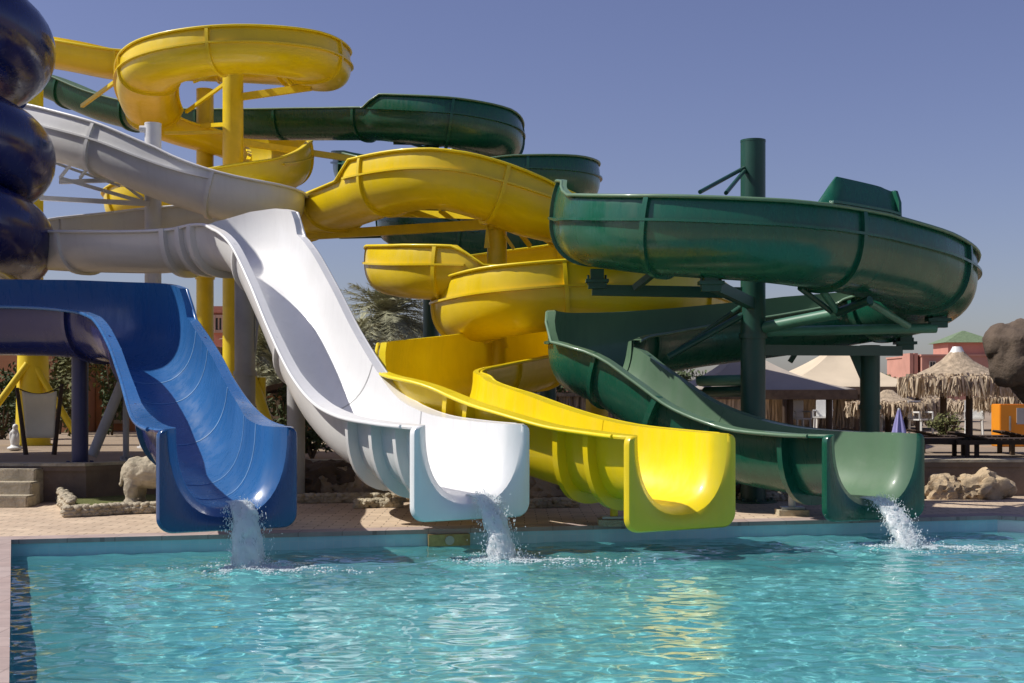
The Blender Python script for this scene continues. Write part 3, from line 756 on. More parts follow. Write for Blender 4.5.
for (e, T, nm, sp, hw) in EXITS:
    if not sp: continue
    R = T.cross(Vector((0, 0, 1)))
    z0 = e.z - .80; side = .13 if nm != 'green' else .02
    s0 = Vector((e.x, e.y, z0)) + R * (-side)
    t = thing('falling_water', DESC[nm], 'falling water', (s0.x, s0.y, -.19), 'water falling from the slide mouths')
    vel = T * (1.15 * sp + .15); tf = math.sqrt(2 * (z0 + .19) / 9.8)
    def traj(f, lat=0, k=1): 
        tt = f * tf; return s0 + vel * (tt * k) + Vector((0, 0, -4.9 * tt * tt)) + R * lat
    bm = bmesh.new(); rings = []
    for i in range(-8, 41):
        f = i / 40
        c = traj(max(f, 0)) + (T * (f * .9) if f < 0 else Vector((0, 0, 0)))
        if f < 0: c.z = z0 + .005 - f * .03
        ring = []
        a_, b_ = hw * (.95 + .25 * max(f, 0)), .028 + .10 * max(f, 0) ** .7
        for k in range(28):
            an = 2 * PI * k / 28; lx, ly = a_ * math.cos(an), b_ * math.sin(an)
            q = c + R * lx + T * ly + Vector((0, 0, ly * .5 if f < .1 else 0))
            nn = mn.noise(Vector((q.x * 16, q.y * 16, q.z * 5))) + .6 * mn.noise(Vector((q.x * 40, q.y * 40, q.z * 14 + 5)))
            amp = .04 * max(0, min(1, f * 3 + .05))
            ring.append(q + (R * math.cos(an) + T * math.sin(an)) * nn * amp)
        rings.append(ring)
    loft(bm, rings); obj('water_sheet', bm, 'falling_water', t, 180)
    bm = Blobs()
    for _ in range(2400):
        f = random.random() ** .7
        c = traj(f, random.gauss(0, hw * (.55 + .3 * f)), random.uniform(.8, 1.25)) + Vector((random.gauss(0, .02), random.gauss(0, .02), random.gauss(0, .035)))
        if c.z < -.18: continue
        blob(bm, c, random.uniform(.0015, .0048) * (1 + .4 * f), (1, 1, random.uniform(1, 4)))
    end = traj(1)
    for _ in range(900):
        a = random.random() * 6.28; r = abs(random.gauss(0, .17)); h = abs(random.gauss(0, .09)) * math.exp(-r * 3) 
        blob(bm, end + Vector((r * math.cos(a), r * math.sin(a) * .8, h)) + Vector((.04, 0, 0)), random.uniform(.002, .007))
    bm.build('spray', 'foam', t)
    bm = Blobs()
    trail = Vector((1, -.12, 0)).normalized(); tl = {'white': .75, 'green': 1.25, 'blue': .6}[nm]
    per = Vector((-trail.y, trail.x, 0))
    for _ in range(5200):
        if random.random() < .55:
            a = random.random() * 6.28; r = abs(random.gauss(0, .20)); q = Vector((r * math.cos(a) * 1.3, r * math.sin(a) * 1.1, 0))
        else:
            s = min(random.expovariate(1 / (tl * .45)), tl * 2.2); q = trail * s + per * random.gauss(0, .05 + .12 * s)
        q += end
        if mn.noise(Vector((q.x * 7, q.y * 9, 2))) < -.12 + q.length * 0 + .12 * (q - end).length: continue
        dd = (q - end).length; zz = -.185 + .02 * mn.noise(Vector((q.x * 1.5 + 3, q.y * 2.3, .5))) + random.random() * .05 * math.exp(-dd * 5)
        fblob(bm, Vector((q.x, q.y, zz)), random.uniform(.005, .017), random.uniform(.003, .007))
    bm.build('foam_patch', 'foam', t)
    bm = bmesh.new(); lay = bm.verts.layers.float.new('density'); NU, NV = 90, 50; g = []
    Lx, Ly = tl * 1.35 + .45, .55
    for j in range(NV + 1):
        row = []
        for i in range(NU + 1):
            a = -.45 + Lx * i / NU; c2 = -Ly + 2 * Ly * j / NV; q = end + trail * a + per * c2
            r0 = math.hypot(a / 1.15, c2); rt = abs(c2) / (.09 + .13 * max(a, 0)) if a > 0 else 9
            dn = max(1.25 * math.exp(-(r0 / .24) ** 2), .95 * math.exp(-rt * rt) * max(0, 1 - a / (tl * 1.3)))
            z = -.176 + .02 * mn.noise(Vector((q.x * 1.5 + 3, q.y * 2.3, .5))) + .012 * dn + (.075 + .05 * mn.noise(q * 14)) * math.exp(-(r0 / .15) ** 2)
            v = bm.verts.new((q.x, q.y, z)); v[lay] = dn; row.append(v)
        g.append(row)
    for j in range(NV):
        for i in range(NU):
            if max(g[j][i][lay], g[j + 1][i + 1][lay]) > .12: bm.faces.new((g[j][i], g[j][i + 1], g[j + 1][i + 1], g[j + 1][i]))
    bmesh.ops.delete(bm, geom=[v for v in bm.verts if not v.link_faces], context='VERTS')
    obj('foam_film', bm, 'foam_film', t, 180)

# ------------------------------------------------------------------ terrace, wall, rocks
def strip_pts(us, Ys): return [Vector(((u - 512) / F * y, y, 0)) for u, y in zip(us, Ys)]
TF = [(-60, 19.7), (-6.4, 19.7), (-5.6, 20.7), (0, 20.7), (8, 20.8), (60, 21.0)]
bm = bmesh.new()
prism(bm, [(x, y) for x, y in TF] + [(60, 140), (-60, 140)], -.05, TZ)
tag(obj('terrace', bm, 'sandy_ground'), kind='structure')
bm = bmesh.new(); rg = []
for x, y in TF: rg.append([Vector((x, y - .16, -.03)), Vector((x, y - .16, TZ - .06)), Vector((x, y - .19, TZ - .06)), Vector((x, y - .19, TZ + .015)), Vector((x, y + .12, TZ + .015)), Vector((x, y + .12, -.03))])
loft(bm, rg); obj_w = obj('retaining_wall', bm, plain('dark_render', (.20, .145, .105), .9, .25, 2, .4, 12)); tag(obj_w, 'low dark brown retaining wall along the back of the pool deck', 'wall')
bm = bmesh.new(); loft(bm, [[Vector((x, y - .21, TZ + .017)), Vector((x, y - .21, TZ + .06)), Vector((x, y + .14, TZ + .06)), Vector((x, y + .14, TZ + .017))] for x, y in TF]); obj('coping', bm, STONE, obj_w)
# stone steps at the left
t = thing('stone_steps', 'low stone steps at the far left, up to the terrace', 'steps', (-7.9, 19, 0))
L0, L1 = ground(-60, 500).x, ground(56, 500).x
for k in range(3):
    bm = bmesh.new(); h = TZ / 3 * (k + 1)
    bx(bm, ((L0 + L1) / 2, 19.40 - (2 - k) * .32 - .04 , h / 2 - .01), (L1 - L0 + .1 - .12 * k, .36, h)); bmesh.ops.bevel(bm, geom=bm.edges[:], offset=.02, segments=2, affect='EDGES'); obj('step', bm, STONE, t)

def boulder(label, p, s, mat, seed, grp='boulders along the terrace wall', name='boulder'):
    p = Vector(p)
    if p.y > 20.1: p *= 20.1 / p.y; p.z = 0
    bm = bmesh.new(); bmesh.ops.create_icosphere(bm, subdivisions=4, radius=1, matrix=Matrix.Diagonal((s[0], s[1], s[2], 1)))
    rough_up(bm, min(s) * .35, 1.1 / max(s) * 1.6, seed); rough_up(bm, min(s) * .07, 7 / max(s), seed + 3)
    for v in bm.verts:
        k = mn.noise(v.co * (2.6 / max(s)) + Vector((seed, 2, 5))); v.co *= 1 - .22 * max(0, .18 - abs(k)) / .18
    for v in bm.verts: v.co.z = max(v.co.z, -s[2] * .55)
    bmesh.ops.translate(bm, verts=bm.verts, vec=Vector(p) + Vector((0, 0, s[2] * .5)))
    return tag(obj(name, bm, mat, None, 50), label, 'boulder', grp)
# rocks set against the wall at the right
boulder('big pale boulder with a shadow across it, rightmost against the terrace wall', ground(985, 493) + Vector((0, .15, -.02)), (.48, .28, .30), PALE_ROCK, 1)
boulder('pale brown boulder in the middle of the row along the right wall', ground(945, 493) + Vector((0, .1, 0)), (.32, .22, .24), PALE_ROCK, 2)
boulder('narrow pale boulder wedged between two larger ones by the right wall', ground(962, 493) + Vector((0, .0, 0)), (.2, .2, .2), PALE_ROCK, 12)
boulder('small yellowish rock, left of a similar pair beside the green slide mouth', ground(925, 487) + Vector((0, -.6, .14)), (.15, .13, .12), PALE_ROCK, 3)
boulder('small yellowish rock, right of a similar pair beside the green slide mouth', ground(932, 488) + Vector((0, -.6, .1)), (.17, .14, .14), PALE_ROCK, 4)
rk = [(312, 494, .42, .3, .30, 'rounded brown boulder right beside the blue slide mouth'), (335, 490, .5, .4, .34, 'broad brown boulder between the blue slide mouth and white chute'), (366, 492, .45, .35, .30, 'brown boulder behind the first rib of the white chute'), (322, 478, .6, .4, .42, 'tall brown boulder at the back, under the white chute'),
      (552, 492, .5, .35, .30, 'brown boulder between the white and yellow slide mouths'), (590, 490, .45, .3, .26, 'dark brown boulder below the yellow run out'), (740, 492, .5, .3, .24, 'flat brown rock below the green run out, beside the yellow mouth'), (775, 490, .55, .35, .28, 'brown boulder below the middle of the green run out'), (820, 492, .4, .3, .2, 'low brown rock behind the green slide mouth'), (285, 488, .4, .4, .3, 'brown boulder half hidden behind the blue slide mouth')]
for k, (u, v, a, b, c, lab) in enumerate(rk): boulder(lab, ground(u, v + 1.5) + Vector((0, 0, -.02)), (a, b, c), ROCK if k % 3 else DARKROCK, 20 + k, 'brown rocks below the slides')
# dark artificial rock leaning in at the right edge
bm = bmesh.new()
for (u, v, y, r) in ((1003, 346, 22, .34), (1024, 350, 22, .5), (1014, 366, 21.9, .40), (1040, 378, 22, .5), (1062, 395, 22, .5), (1072, 430, 22, .55), (1078, 470, 22, .65), (1050, 345, 22.2, .5)):
    bmesh.ops.create_icosphere(bm, subdivisions=3, radius=r, matrix=Matrix.Translation(at(u, v, y)))
o = obj('rock_outcrop', bm, DARKROCK); tag(o, 'dark brown overhanging rock outcrop at the right edge, above the thatched parasols', 'rock')
md = o.modifiers.new('fuse', 'REMESH'); md.mode = 'VOXEL'; md.voxel_size = .06; md.use_smooth_shade = True
tx = bpy.data.textures.new('rough', 'CLOUDS'); tx.noise_scale = .35; tx.noise_depth = 4
md = o.modifiers.new('rough', 'DISPLACE'); md.texture = tx; md.strength = .26; md.texture_coords = 'GLOBAL'

# cobble edgings
def cobble(label, pts, w, h, n_, name='pebble_edging'):
    bm = bmesh.new()
    core = [[p + Vector((0, -w * .42, 0)), p + Vector((0, -w * .42, h * .7)), p + Vector((0, w * .42, h * .7)), p + Vector((0, w * .42, 0))] for p in pts]
    loft(bm, core)
    for _ in range(n_):
        i = random.randrange(len(pts) - 1); p = pts[i].lerp(pts[i + 1], random.random())
        q = p + Vector((0, random.uniform(-w / 2, w / 2), random.choice((h * .75, h * .45, h * .2, h * .75))))
        if q.z < p.z + h * .6: q.y = p.y - w * .42
        r = random.uniform(.03, .055)
        bmesh.ops.create_icosphere(bm, subdivisions=2, radius=1, matrix=Matrix.Translation(q) @ Matrix.Rotation(random.random() * 6, 4, 'Z') @ Matrix.Diagonal((r * 1.3, r, r * .8, 1)))
    return tag(obj(name, bm, STONE, None, 50), label, 'stone edging', 'pebble edgings along the beds')
cobble('pebble edging of the bed left of the blue slide mouth, along its front', [ground(u, v) for u, v in ((66, 517), (90, 516), (120, 514), (150, 513), (172, 512))], .18, .16, 260)
cobble('curved pebble edging at the left end of the bed with the stone elephant', [ground(u, v) for u, v in ((72, 516), (64, 507), (62, 498), (66, 492))], .3, .26, 200)
boulder('round pale stone at the left end of the elephant bed', ground(66, 500) + Vector((0, 0, 0)), (.22, .2, .2), STONE, 55, 'boulders along the terrace wall')
cobble('short pebble edging between the blue slide mouth and white chute, in front', [ground(u, v) for u, v in ((356, 508), (380, 507), (402, 507))], .2, .12, 150)
cobble('short pebble edging behind the front one, under the white chute', [ground(u, v, .2) for u, v in ((345, 484), (365, 485), (392, 486))], .2, .14, 120)
cobble('short pebble edging between the white and yellow slide mouths', [ground(u, v) for u, v in ((530, 508), (555, 507), (578, 507))], .2, .13, 150)
cobble('long pebble edging under the white chute, from the blue mouth to the white mouth', [ground(u, v) for u, v in ((300, 503), (330, 502.5), (360, 502), (415, 501.5))], .2, .14, 260)
cobble('pebble edging under the green run out beside the yellow slide mouth', [ground(u, v) for u, v in ((740, 501), (780, 500.5), (830, 500))], .2, .13, 220)
cobble('pebble edging beside the green slide mouth along the right wall', [ground(u, v) for u, v in ((915, 498), (945, 498), (985, 498))], .18, .1, 200)
bm = bmesh.new(); prism(bm, [ground(74, 514).xy, ground(175, 511).xy, ground(175, 498).xy, ground(70, 499).xy], -.01, .06)
tag(obj('grass', bm, 'lawn'), kind='stuff')
# stone elephant
t = None
e0 = ground(131, 507, .06)
bm = bmesh.new()
def el(c, s):
    bmesh.ops.create_icosphere(bm, subdivisions=3, radius=1, matrix=Matrix.Translation(e0 + Vector(c)) @ Matrix.Diagonal((*s, 1)))
el((.30, 0, .48), (.36, .25, .23)); el((.08, 0, .48), (.2, .22, .22)); el((.55, 0, .52), (.2, .22, .2)); el((.82, -.02, .56), (.19, .17, .19))
for (x, y) in ((.04, -.12), (.08, .12), (.52, -.12), (.56, .12)):
    el((x, y, .28), (.105, .10, .22)); el((x, y, .06), (.11, .105, .1))
for k in range(6): el((1.0 + .015 * k, -.02, .5 - .08 * k), (.075 - .006 * k, .07 - .006 * k, .07))
for s in (-1, 1): el((.76, s * .19, .56), (.11, .035, .15))
for k in range(4): el((-.12 - .008 * k, 0, .5 - .06 * k), (.025, .025, .05))
o = obj('stone_elephant', bm, STONE); tag(o, 'cream carved stone elephant standing on the grass beside the blue slide mouth', 'statue')
md = o.modifiers.new('fuse', 'REMESH'); md.mode = 'VOXEL'; md.voxel_size = .022; md.use_smooth_shade = True
tx2 = bpy.data.textures.new('chisel', 'CLOUDS'); tx2.noise_scale = .07; tx2.noise_depth = 3
md = o.modifiers.new('chisel', 'DISPLACE'); md.texture = tx2; md.strength = .035; md.texture_coords = 'GLOBAL'
# small white figure beside the yellow post
e1 = at(15, 456, 25); e1.z = TZ
bm = bmesh.new()
def ef(c, s): bmesh.ops.create_icosphere(bm, subdivisions=3, radius=1, matrix=Matrix.Translation(e1 + Vector(c)) @ Matrix.Diagonal((*s, 1)))
ef((0, 0, .05), (.15, .13, .05)); ef((0, 0, .2), (.09, .08, .18)); ef((0, 0, .36), (.07, .06, .08)); ef((.01, -.01, .46), (.055, .055, .06)); ef((.07, -.03, .28), (.03, .03, .1)); ef((-.07, -.03, .28), (.03, .03, .1))
o = obj('garden_statue', bm, WPLAST); tag(o, 'small white garden statue at the foot of the far left yellow post', 'statue')
md = o.modifiers.new('fuse', 'REMESH'); md.mode = 'VOXEL'; md.voxel_size = .015; md.use_smooth_shade = True
# beige hanging board
t = thing('canvas_screen', 'beige canvas panel slung between two dark leaning posts at the left', 'screen', at(40, 455, 23.5))
for (a, b) in (((17, 388, 23.5), (26, 460, 23.4)), ((62, 384, 23.5), (54, 459, 23.4))):
    bm = bmesh.new(); p, q = at(*a), at(*b); q.z = TZ; cyl(bm, q, p, .045, .035, 12); obj('post', bm, WOOD, t, 40)
bm = bmesh.new(); N = 12; rg = []
for j in range(9):
    f = j / 8; row = []
    for i in range(N + 1):
        g = i / N; ul = 22 + 4 * f; ur = 57 - 2.5 * f; sag = 3.0 * (1 - (2 * g - 1) ** 2) * (1 - f)
        p = at(ul + (ur - ul) * g, 391 + 47 * f + sag, 23.4); p.y += .06 * math.sin(g * PI) * math.sin(f * PI); row.append(p)
    rg.append(row)
loft(bm, rg, close=False, caps=False); o = obj('canvas', bm, BOARD, t, 180); md = o.modifiers.new('thick', 'SOLIDIFY'); md.thickness = .012
bm = bmesh.new(); tube(bm, [at(17 + 45 * k / 12, 388 + 7 * math.sin(k / 12 * PI) * 1.0 - 2 * k / 12, 23.45) for k in range(13)], .012, 6); obj('rope', bm, WOOD, t, 180)

# ------------------------------------------------------------------ buildings
def building(label, u0, u1, vt, Y, depth, mat, wins=(), cat='building', base=TZ, trimv=True, name='building'):
    a, b = at(u0, vt, Y), at(u1, vt, Y); zt = a.z
    t = thing(name, label, cat, ((a.x + b.x) / 2, Y, base))
    bm = bmesh.new(); bx(bm, ((a.x + b.x) / 2, Y + depth / 2, (base + zt) / 2), (b.x - a.x, depth, zt - base)); 
    obj('walls', bm, mat, t)
    if trimv:
        bm = bmesh.new(); bx(bm, ((a.x + b.x) / 2, Y + depth / 2, zt + .08), (b.x - a.x + .24, depth + .24, .22)); obj('parapet', bm, mat, t)
    for (wu0, wu1, v0, v1) in wins:
        p, q = at(wu0, v0, Y), at(wu1, v1, Y)
        bm = bmesh.new(); fw = .1
        cx, cz, sx, sz = (p.x + q.x) / 2, (p.z + q.z) / 2, q.x - p.x, p.z - q.z
        for dx in (-1, 1): bx(bm, (cx + dx * (sx / 2 + fw / 2), Y - .04, cz), (fw, .12, sz + 2 * fw))
        for dz in (-1, 1): bx(bm, (cx, Y - .04, cz + dz * (sz / 2 + fw / 2)), (sx, .1, fw))
        bx(bm, (cx, Y - .03, cz), (.05, .06, sz))
        w = obj('window', bm, TRIM, t)
        bm = bmesh.new(); bx(bm, (cx, Y - .012, cz), (sx, .02, sz)); obj('pane', bm, DARK, w)
    return t
building('terracotta building behind the blue slide at far left', -220, 72, 336, 36, 8, TERRA, [(-60, -40, 370, 420), (5, 16, 400, 430)])
building('terracotta wing between the navy post and the yellow posts', 96, 206, 352, 38, 6, TERRA, [(112, 124, 385, 420)])
building('tall brick red block seen between the two yellow posts', 208, 262, 312, 44, 6, PINK, [(216, 222, 318, 330), (216, 222, 352, 372)])
k1 = building('small orange kiosk with a dark sloping roof under the white chute', 262, 330, 396, 33, 4, TERRA, [(267, 277, 404, 416)], trimv=False, name='kiosk', cat='kiosk')
bm = bmesh.new(); a, b = at(252, 396, 33), at(332, 383, 33)
loft(bm, [[Vector((a.x, 32.3, a.z)), Vector((b.x, 32.3, a.z + .5)), Vector((b.x, 32.3, a.z + .62)), Vector((a.x, 32.3, a.z + .12))], [Vector((a.x, 37.3, a.z)), Vector((b.x, 37.3, a.z + .5)), Vector((b.x, 37.3, a.z + .62)), Vector((a.x, 37.3, a.z + .12))]]); obj('roof', bm, WOOD, k1)
building('long low pink building behind the palms in the middle', 330, 640, 362, 75, 10, PINK, [(u, u + 10, 372, 384) for u in range(425, 640, 30)])
hb = building('distant pink hotel block at the right above the thatched parasols', 922, 1060, 356, 150, 14, PINK, [(930, 935, 362, 372), (942, 947, 362, 372)])
p = at(963, 345, 156); 
bm = bmesh.new(); bx(bm, (p.x, 156, p.z - .8), (5.4, 5.4, 2.0)); obj('turret', bm, PINK, hb)
bm = bmesh.new(); bmesh.ops.create_cone(bm, cap_ends=True, segments=4, radius1=4.6, radius2=.2, depth=1.5, matrix=Matrix.Translation((p.x, 156, p.z + .95)) @ Matrix.Rotation(PI / 4, 4, 'Z')); obj('roof', bm, GRNTILE, hb)
bm = bmesh.new()
for u in (913, 917.5): q = at(u, 353, 150); bx(bm, (q.x, 152, q.z / 2), (.42, 3, q.z))
obj('side_wing', bm, PINK, hb)

# ------------------------------------------------------------------ tents, thatch, furniture
def tent(label, u0, u1, ve, up_, vp, Y, dep, mat, posts, grp='canvas tents behind the green slide'):
    a, b, pk = at(u0, ve, Y), at(u1, ve, Y), at(up_, vp, Y + dep / 2)
    t = thing('canvas_tent', label, 'tent', ((a.x + b.x) / 2, Y, TZ), grp)
    bm = bmesh.new(); N = 14; ze = a.z
    cor = [Vector((a.x, Y, ze)), Vector((b.x, Y, ze)), Vector((b.x, Y + dep, ze)), Vector((a.x, Y + dep, ze))]
    for s in range(4):
        c0, c1 = cor[s], cor[(s + 1) % 4]; rows = []
        for j in range(N):
            f = j / N; row = []
            for i in range(N + 1):
                q = c0.lerp(c1, i / N).lerp(pk, f); q.z -= .28 * math.sin(f * PI) * (pk.z - ze) * .6 + .03 * math.sin(i / N * PI); row.append(bm.verts.new(q))
            rows.append(row)
        tp = bm.verts.new(pk)
        for r0, r1 in zip(rows, rows[1:]):
            for i in range(N): bm.faces.new((r0[i], r0[i + 1], r1[i + 1], r1[i]))
        for i in range(N): bm.faces.new((rows[-1][i], rows[-1][i + 1], tp))
    bmesh.ops.remove_doubles(bm, verts=bm.verts, dist=.002)
    o = obj('canopy', bm, mat, t, 30); md = o.modifiers.new('t', 'SOLIDIFY'); md.thickness = .02
    bm = bmesh.new()
    for s in range(4): bar(bm, cor[s] + Vector((0, 0, -.13)), cor[(s + 1) % 4] + Vector((0, 0, -.13)), .08, .22)
    obj('eave_beam', bm, EAVE, t)
    for u in posts:
        q = at(u, ve, Y + .15); bm = bmesh.new(); cyl(bm, (q.x, Y + .15, TZ), (q.x, Y + .15, ze - .1), .075, seg=12); obj('post', bm, WOOD, t, 40)
    return t
tent('grey shaded canvas roof on brown posts, just right of the tall green post', 690, 856, 389, 742, 347, 30, 5, GCANVAS, (700, 790, 829))
tent('larger cream canvas tent roof behind the grey one', 775, 925, 386, 838, 345, 37, 7, CANVAS, (785, 857, 918))

def fringe(bm, ring, drop, n_, w=.035):
    N = len(ring)
    for _ in range(n_):
        i = random.randrange(N); p = ring[i].lerp(ring[(i + 1) % N], random.random())
        L = drop * random.uniform(.45, 1.1); d = Vector((random.gauss(0, .05), random.gauss(0, .05), -L)); s = Vector((random.gauss(0, 1), random.gauss(0, 1), 0)).normalized() * w * random.uniform(.5, 1.3)
        p = p + Vector((random.gauss(0, .05), random.gauss(0, .05), random.uniform(-.02, .06)))
        v = [bm.verts.new(q) for q in (p - s, p + s, p + d + s * .3, p + d - s * .3)]
        bm.faces.new(v)
def parasol(label, u, vf, Y, R, ve, vt, posts=1, cap=False, n_=900, drop=.4):
    c = at(u, ve, Y); ze = c.z; zt = at(u, vt, Y).z; c = Vector((c.x, Y, TZ))
    t = thing('thatched_parasol', label, 'parasol', c, 'thatched parasols on the terrace')
    bm = bmesh.new(); rings = []
    prof = [(1.0, 0), (.86, .10), (.68, .24), (.48, .42), (.30, .62), (.20, .8), (.12, .96), (.02, 1.0)]
    for (r, h) in prof:
        rg = []
        for k in range(36):
            a = 2 * PI * k / 36; rr = R * r * (1 + .05 * mn.noise(Vector((math.cos(a) * 3, math.sin(a) * 3, h * 6 + u))))
            rg.append(Vector((c.x + rr * math.cos(a), c.y + rr * math.sin(a), ze + (zt - ze) * h + .03 * mn.noise(Vector((a * 3, h * 9, u))))))
        rings.append(rg)
    loft(bm, rings); o = obj('thatch', bm, THATCH, t, 50)
    bm = bmesh.new(); fringe(bm, rings[0], drop, n_); fringe(bm, rings[1], drop * .8, n_ // 3); obj('straw_fringe', bm, FRINGE, t)
    for k in range(posts):
        dx = 0 if posts == 1 else (-.32 + .64 * k / (posts - 1))
        bm = bmesh.new(); cyl(bm, (c.x + dx, c.y + (.1 if k % 2 else 0), TZ), (c.x + dx, c.y + (.1 if k % 2 else 0), ze + .35 * (zt - ze)), .085, .07, 14); obj('post', bm, WOOD, t, 40)
    if cap:
        bm = bmesh.new(); cyl(bm, (c.x, c.y, zt - .06), (c.x, c.y, zt + .08), .17, .10, 20); obj('cap', bm, WPLAST, t, 40)
    return t
parasol('large thatched parasol with a white cap and two posts, near the right edge', 957, 440, 30.6, 1.22, 379, 350, 2, True, 1700, .42)
parasol('low thatched parasol behind and right of the large capped one', 1000, 440, 38, 1.35, 403, 388, 1, False, 800, .3)
parasol('small thatched parasol left of and behind the large capped one', 905, 440, 40, 1.3, 400, 385, 1, False, 900, .5)
parasol('thatched parasol seen between two posts of the cream tent', 830, 440, 46, 1.5, 401, 388, 1, False, 900, .45)
parasol('thatched parasol seen just right of the tall green post', 775, 440, 46, 1.5, 401, 390, 1, False, 900, .45)
parasol('small thatched parasol between the short green post and the violet parasol', 888, 440, 34, 1.0, 404, 390, 1, False, 900, .35)
parasol('thatched parasol at the far right edge behind the orange cabinet', 1022, 440, 33, 1.1, 398, 376, 1, False, 900, .35)
parasol('thatched parasol far back between the cream tent and the capped parasol', 925, 440, 50, 1.6, 403, 391, 1, False, 900, .5)
# straw screens behind
def screen(label, u0, u1, v0, v1, Y, n_):
    a, b = at(u0, v0, Y), at(u1, v1, Y); t = thing('straw_screen', label, 'straw screen', ((a.x + b.x) / 2, Y, TZ), 'straw screens under the shade roofs')
    bm = bmesh.new()
    for k in range(n_):
        x = random.uniform(a.x, b.x); y = Y + random.uniform(-.25, .25); L = (a.z - b.z) * random.uniform(.75, 1.02); s = random.uniform(.02, .05); an = random.uniform(-.6, .6)
        dx, dy = s * math.cos(an), s * math.sin(an); jx = random.gauss(0, .05)
        bm.faces.new([bm.verts.new(q) for q in ((x - dx, y - dy, a.z), (x + dx, y + dy, a.z), (x + dx * .5 + jx, y + dy, a.z - L), (x - dx * .5 + jx, y - dy, a.z - L))])
    bm2 = bmesh.new()
    obj('straw', bm, FRINGE, t)
    bx(bm2, ((a.x + b.x) / 2, Y, a.z + .04), (b.x - a.x, .7, .10)); obj('top_beam', bm2, THATCH, t)
    for k in range(int((b.x - a.x) / 2.6) + 2):
        x = a.x + .1 + (b.x - a.x - .2) * k / (int((b.x - a.x) / 2.6) + 1); bm = bmesh.new(); cyl(bm, (x, Y, TZ), (x, Y, a.z), .06, seg=10); obj('post', bm, WOOD, t, 40)
screen('straw hung shade screen glimpsed under the yellow and green chutes', 528, 690, 396, 424, 36, 1400)
screen('straw hung shade screen between the tall green post and the short one', 700, 862, 398, 428, 39, 1600)
screen('straw hung shade screen right of the short green post', 866, 940, 400, 426, 43, 700)

# violet closed parasol, chairs, tables, cabinet
p = at(899, 440, 20.2); p.z = 0
t = thing('closed_parasol', 'closed violet cloth parasol standing beside the green slide mouth', 'parasol', p)
bm = bmesh.new(); cyl(bm, p, p + Vector((0, 0, 1.40)), .02, seg=10); obj('pole', bm, WPLAST, t, 40)
bm = bmesh.new(); rg = []
for j in range(13):
    f = j / 12; z = .40 + .98 * f; r = .115 * math.sin(min(1, (1 - f) * 1.25 + .02) * PI / 2) * (1 - .18 * (f < .2)) + .015
    rg.append([p + Vector(((r * (1 + .22 * math.cos(6 * 2 * PI * k / 36))) * math.cos(2 * PI * k / 36), (r * (1 + .22 * math.cos(6 * 2 * PI * k / 36))) * math.sin(2 * PI * k / 36), z)) for k in range(36)])
loft(bm, rg); obj('cloth', bm, VIOLET, t, 60)
bm = bmesh.new(); cyl(bm, p, p + Vector((0, 0, .07)), .24, .2, 20); obj('base', bm, STEEL, t, 40)
def lounger(label, u, Y, rz):
    p = at(u, 440, Y); p.z = TZ; t = thing('sun_lounger', label, 'sun lounger', p, 'dark wooden sun loungers along the terrace edge')
    M = Matrix.Translation(p) @ Matrix.Rotation(rz, 4, 'Z')
    bm = bmesh.new()
    for d in (-1, 1): bx(bm, (0, d * .31, .26), (1.95, .05, .08), 0, M)
    for d in (-1, 1): bx(bm, (d * .95, 0, .26), (.05, .57, .08), 0, M)
    obj('frame', bm, WOOD, t)
    bm = bmesh.new()
    for k in range(12): bx(bm, (-.36 + .108 * k, 0, .312), (.085, .6, .022), 0, M)
    obj('slatted_bed', bm, WOOD, t)
    bm = bmesh.new(); M2 = M @ Matrix.Translation((-.42, 0, .312)) @ Matrix.Rotation(.22, 4, 'Y')
    for k in range(5): bx(bm, (-.05 - .108 * k, 0, 0), (.085, .6, .022), 0, M2)
    for d in (-1, 1): bx(bm, (-.27, d * .22, -.02), (.56, .04, .03), 0, M2)
    obj('backrest', bm, WOOD, t)
    for x in (-.8, .8):
        for d in (-1, 1):
            bm = bmesh.new(); bx(bm, (x, d * .31, .11), (.07, .055, .22), 0, M); obj('leg', bm, WOOD, t)
for lab, u, Y, rz in (('dark wooden sun lounger right beside the green slide mouth', 925, 22.9, .03), ('dark wooden sun lounger left of the one below the orange cabinet', 962, 24.2, -.04), ('dark wooden sun lounger in front of the orange cabinet', 1006, 22.8, .02), ('dark wooden sun lounger under the rock outcrop at the right edge', 1050, 23.6, 0)): lounger(lab, u, Y, rz)
bm = bmesh.new()
def chair(label, u, Y, rz):
    p = at(u, 440, Y); p.z = TZ; t = thing('plastic_chair', label, 'chair', p, 'white plastic chairs on the terrace')
    def r(x, y, z): return p + Matrix.Rotation(rz, 3, 'Z') @ Vector((x, y, z))
    M = Matrix.Translation(p) @ Matrix.Rotation(rz, 4, 'Z')
    bm = bmesh.new(); bx(bm, (0, 0, .43), (.46, .44, .035), 0, M); obj('seat', bm, WPLAST, t)
    bm = bmesh.new(); bx(bm, (0, .23, .68), (.46, .03, .46), 0, M); bmesh.ops.bevel(bm, geom=bm.edges[:], offset=.012, segments=2, affect='EDGES'); obj('backrest', bm, WPLAST, t)
    for sx in (-1, 1):
        for sy in (-1, 1):
            bm = bmesh.new(); bar(bm, r(sx * .21, sy * .2, 0), r(sx * .19, sy * .19, .42), .045); obj('leg', bm, WPLAST, t)
        bm = bmesh.new(); bar(bm, r(sx * .23, -.18, .62), r(sx * .23, .22, .62), .04); bar(bm, r(sx * .23, -.18, .42), r(sx * .23, -.18, .62), .035); obj('armrest', bm, WPLAST, t)
chair('white plastic chair near the tall green post, leftmost of the chairs', 800, 34, .3); chair('white plastic chair just left of the short green post', 823, 36, -.4); chair('white plastic chair right of the short green post', 885, 35, .2)
chair('white plastic chair behind the left end of the lounger row', 921, 33, .5); chair('white plastic chair under the capped parasol, right of its posts', 974, 34, -.3)
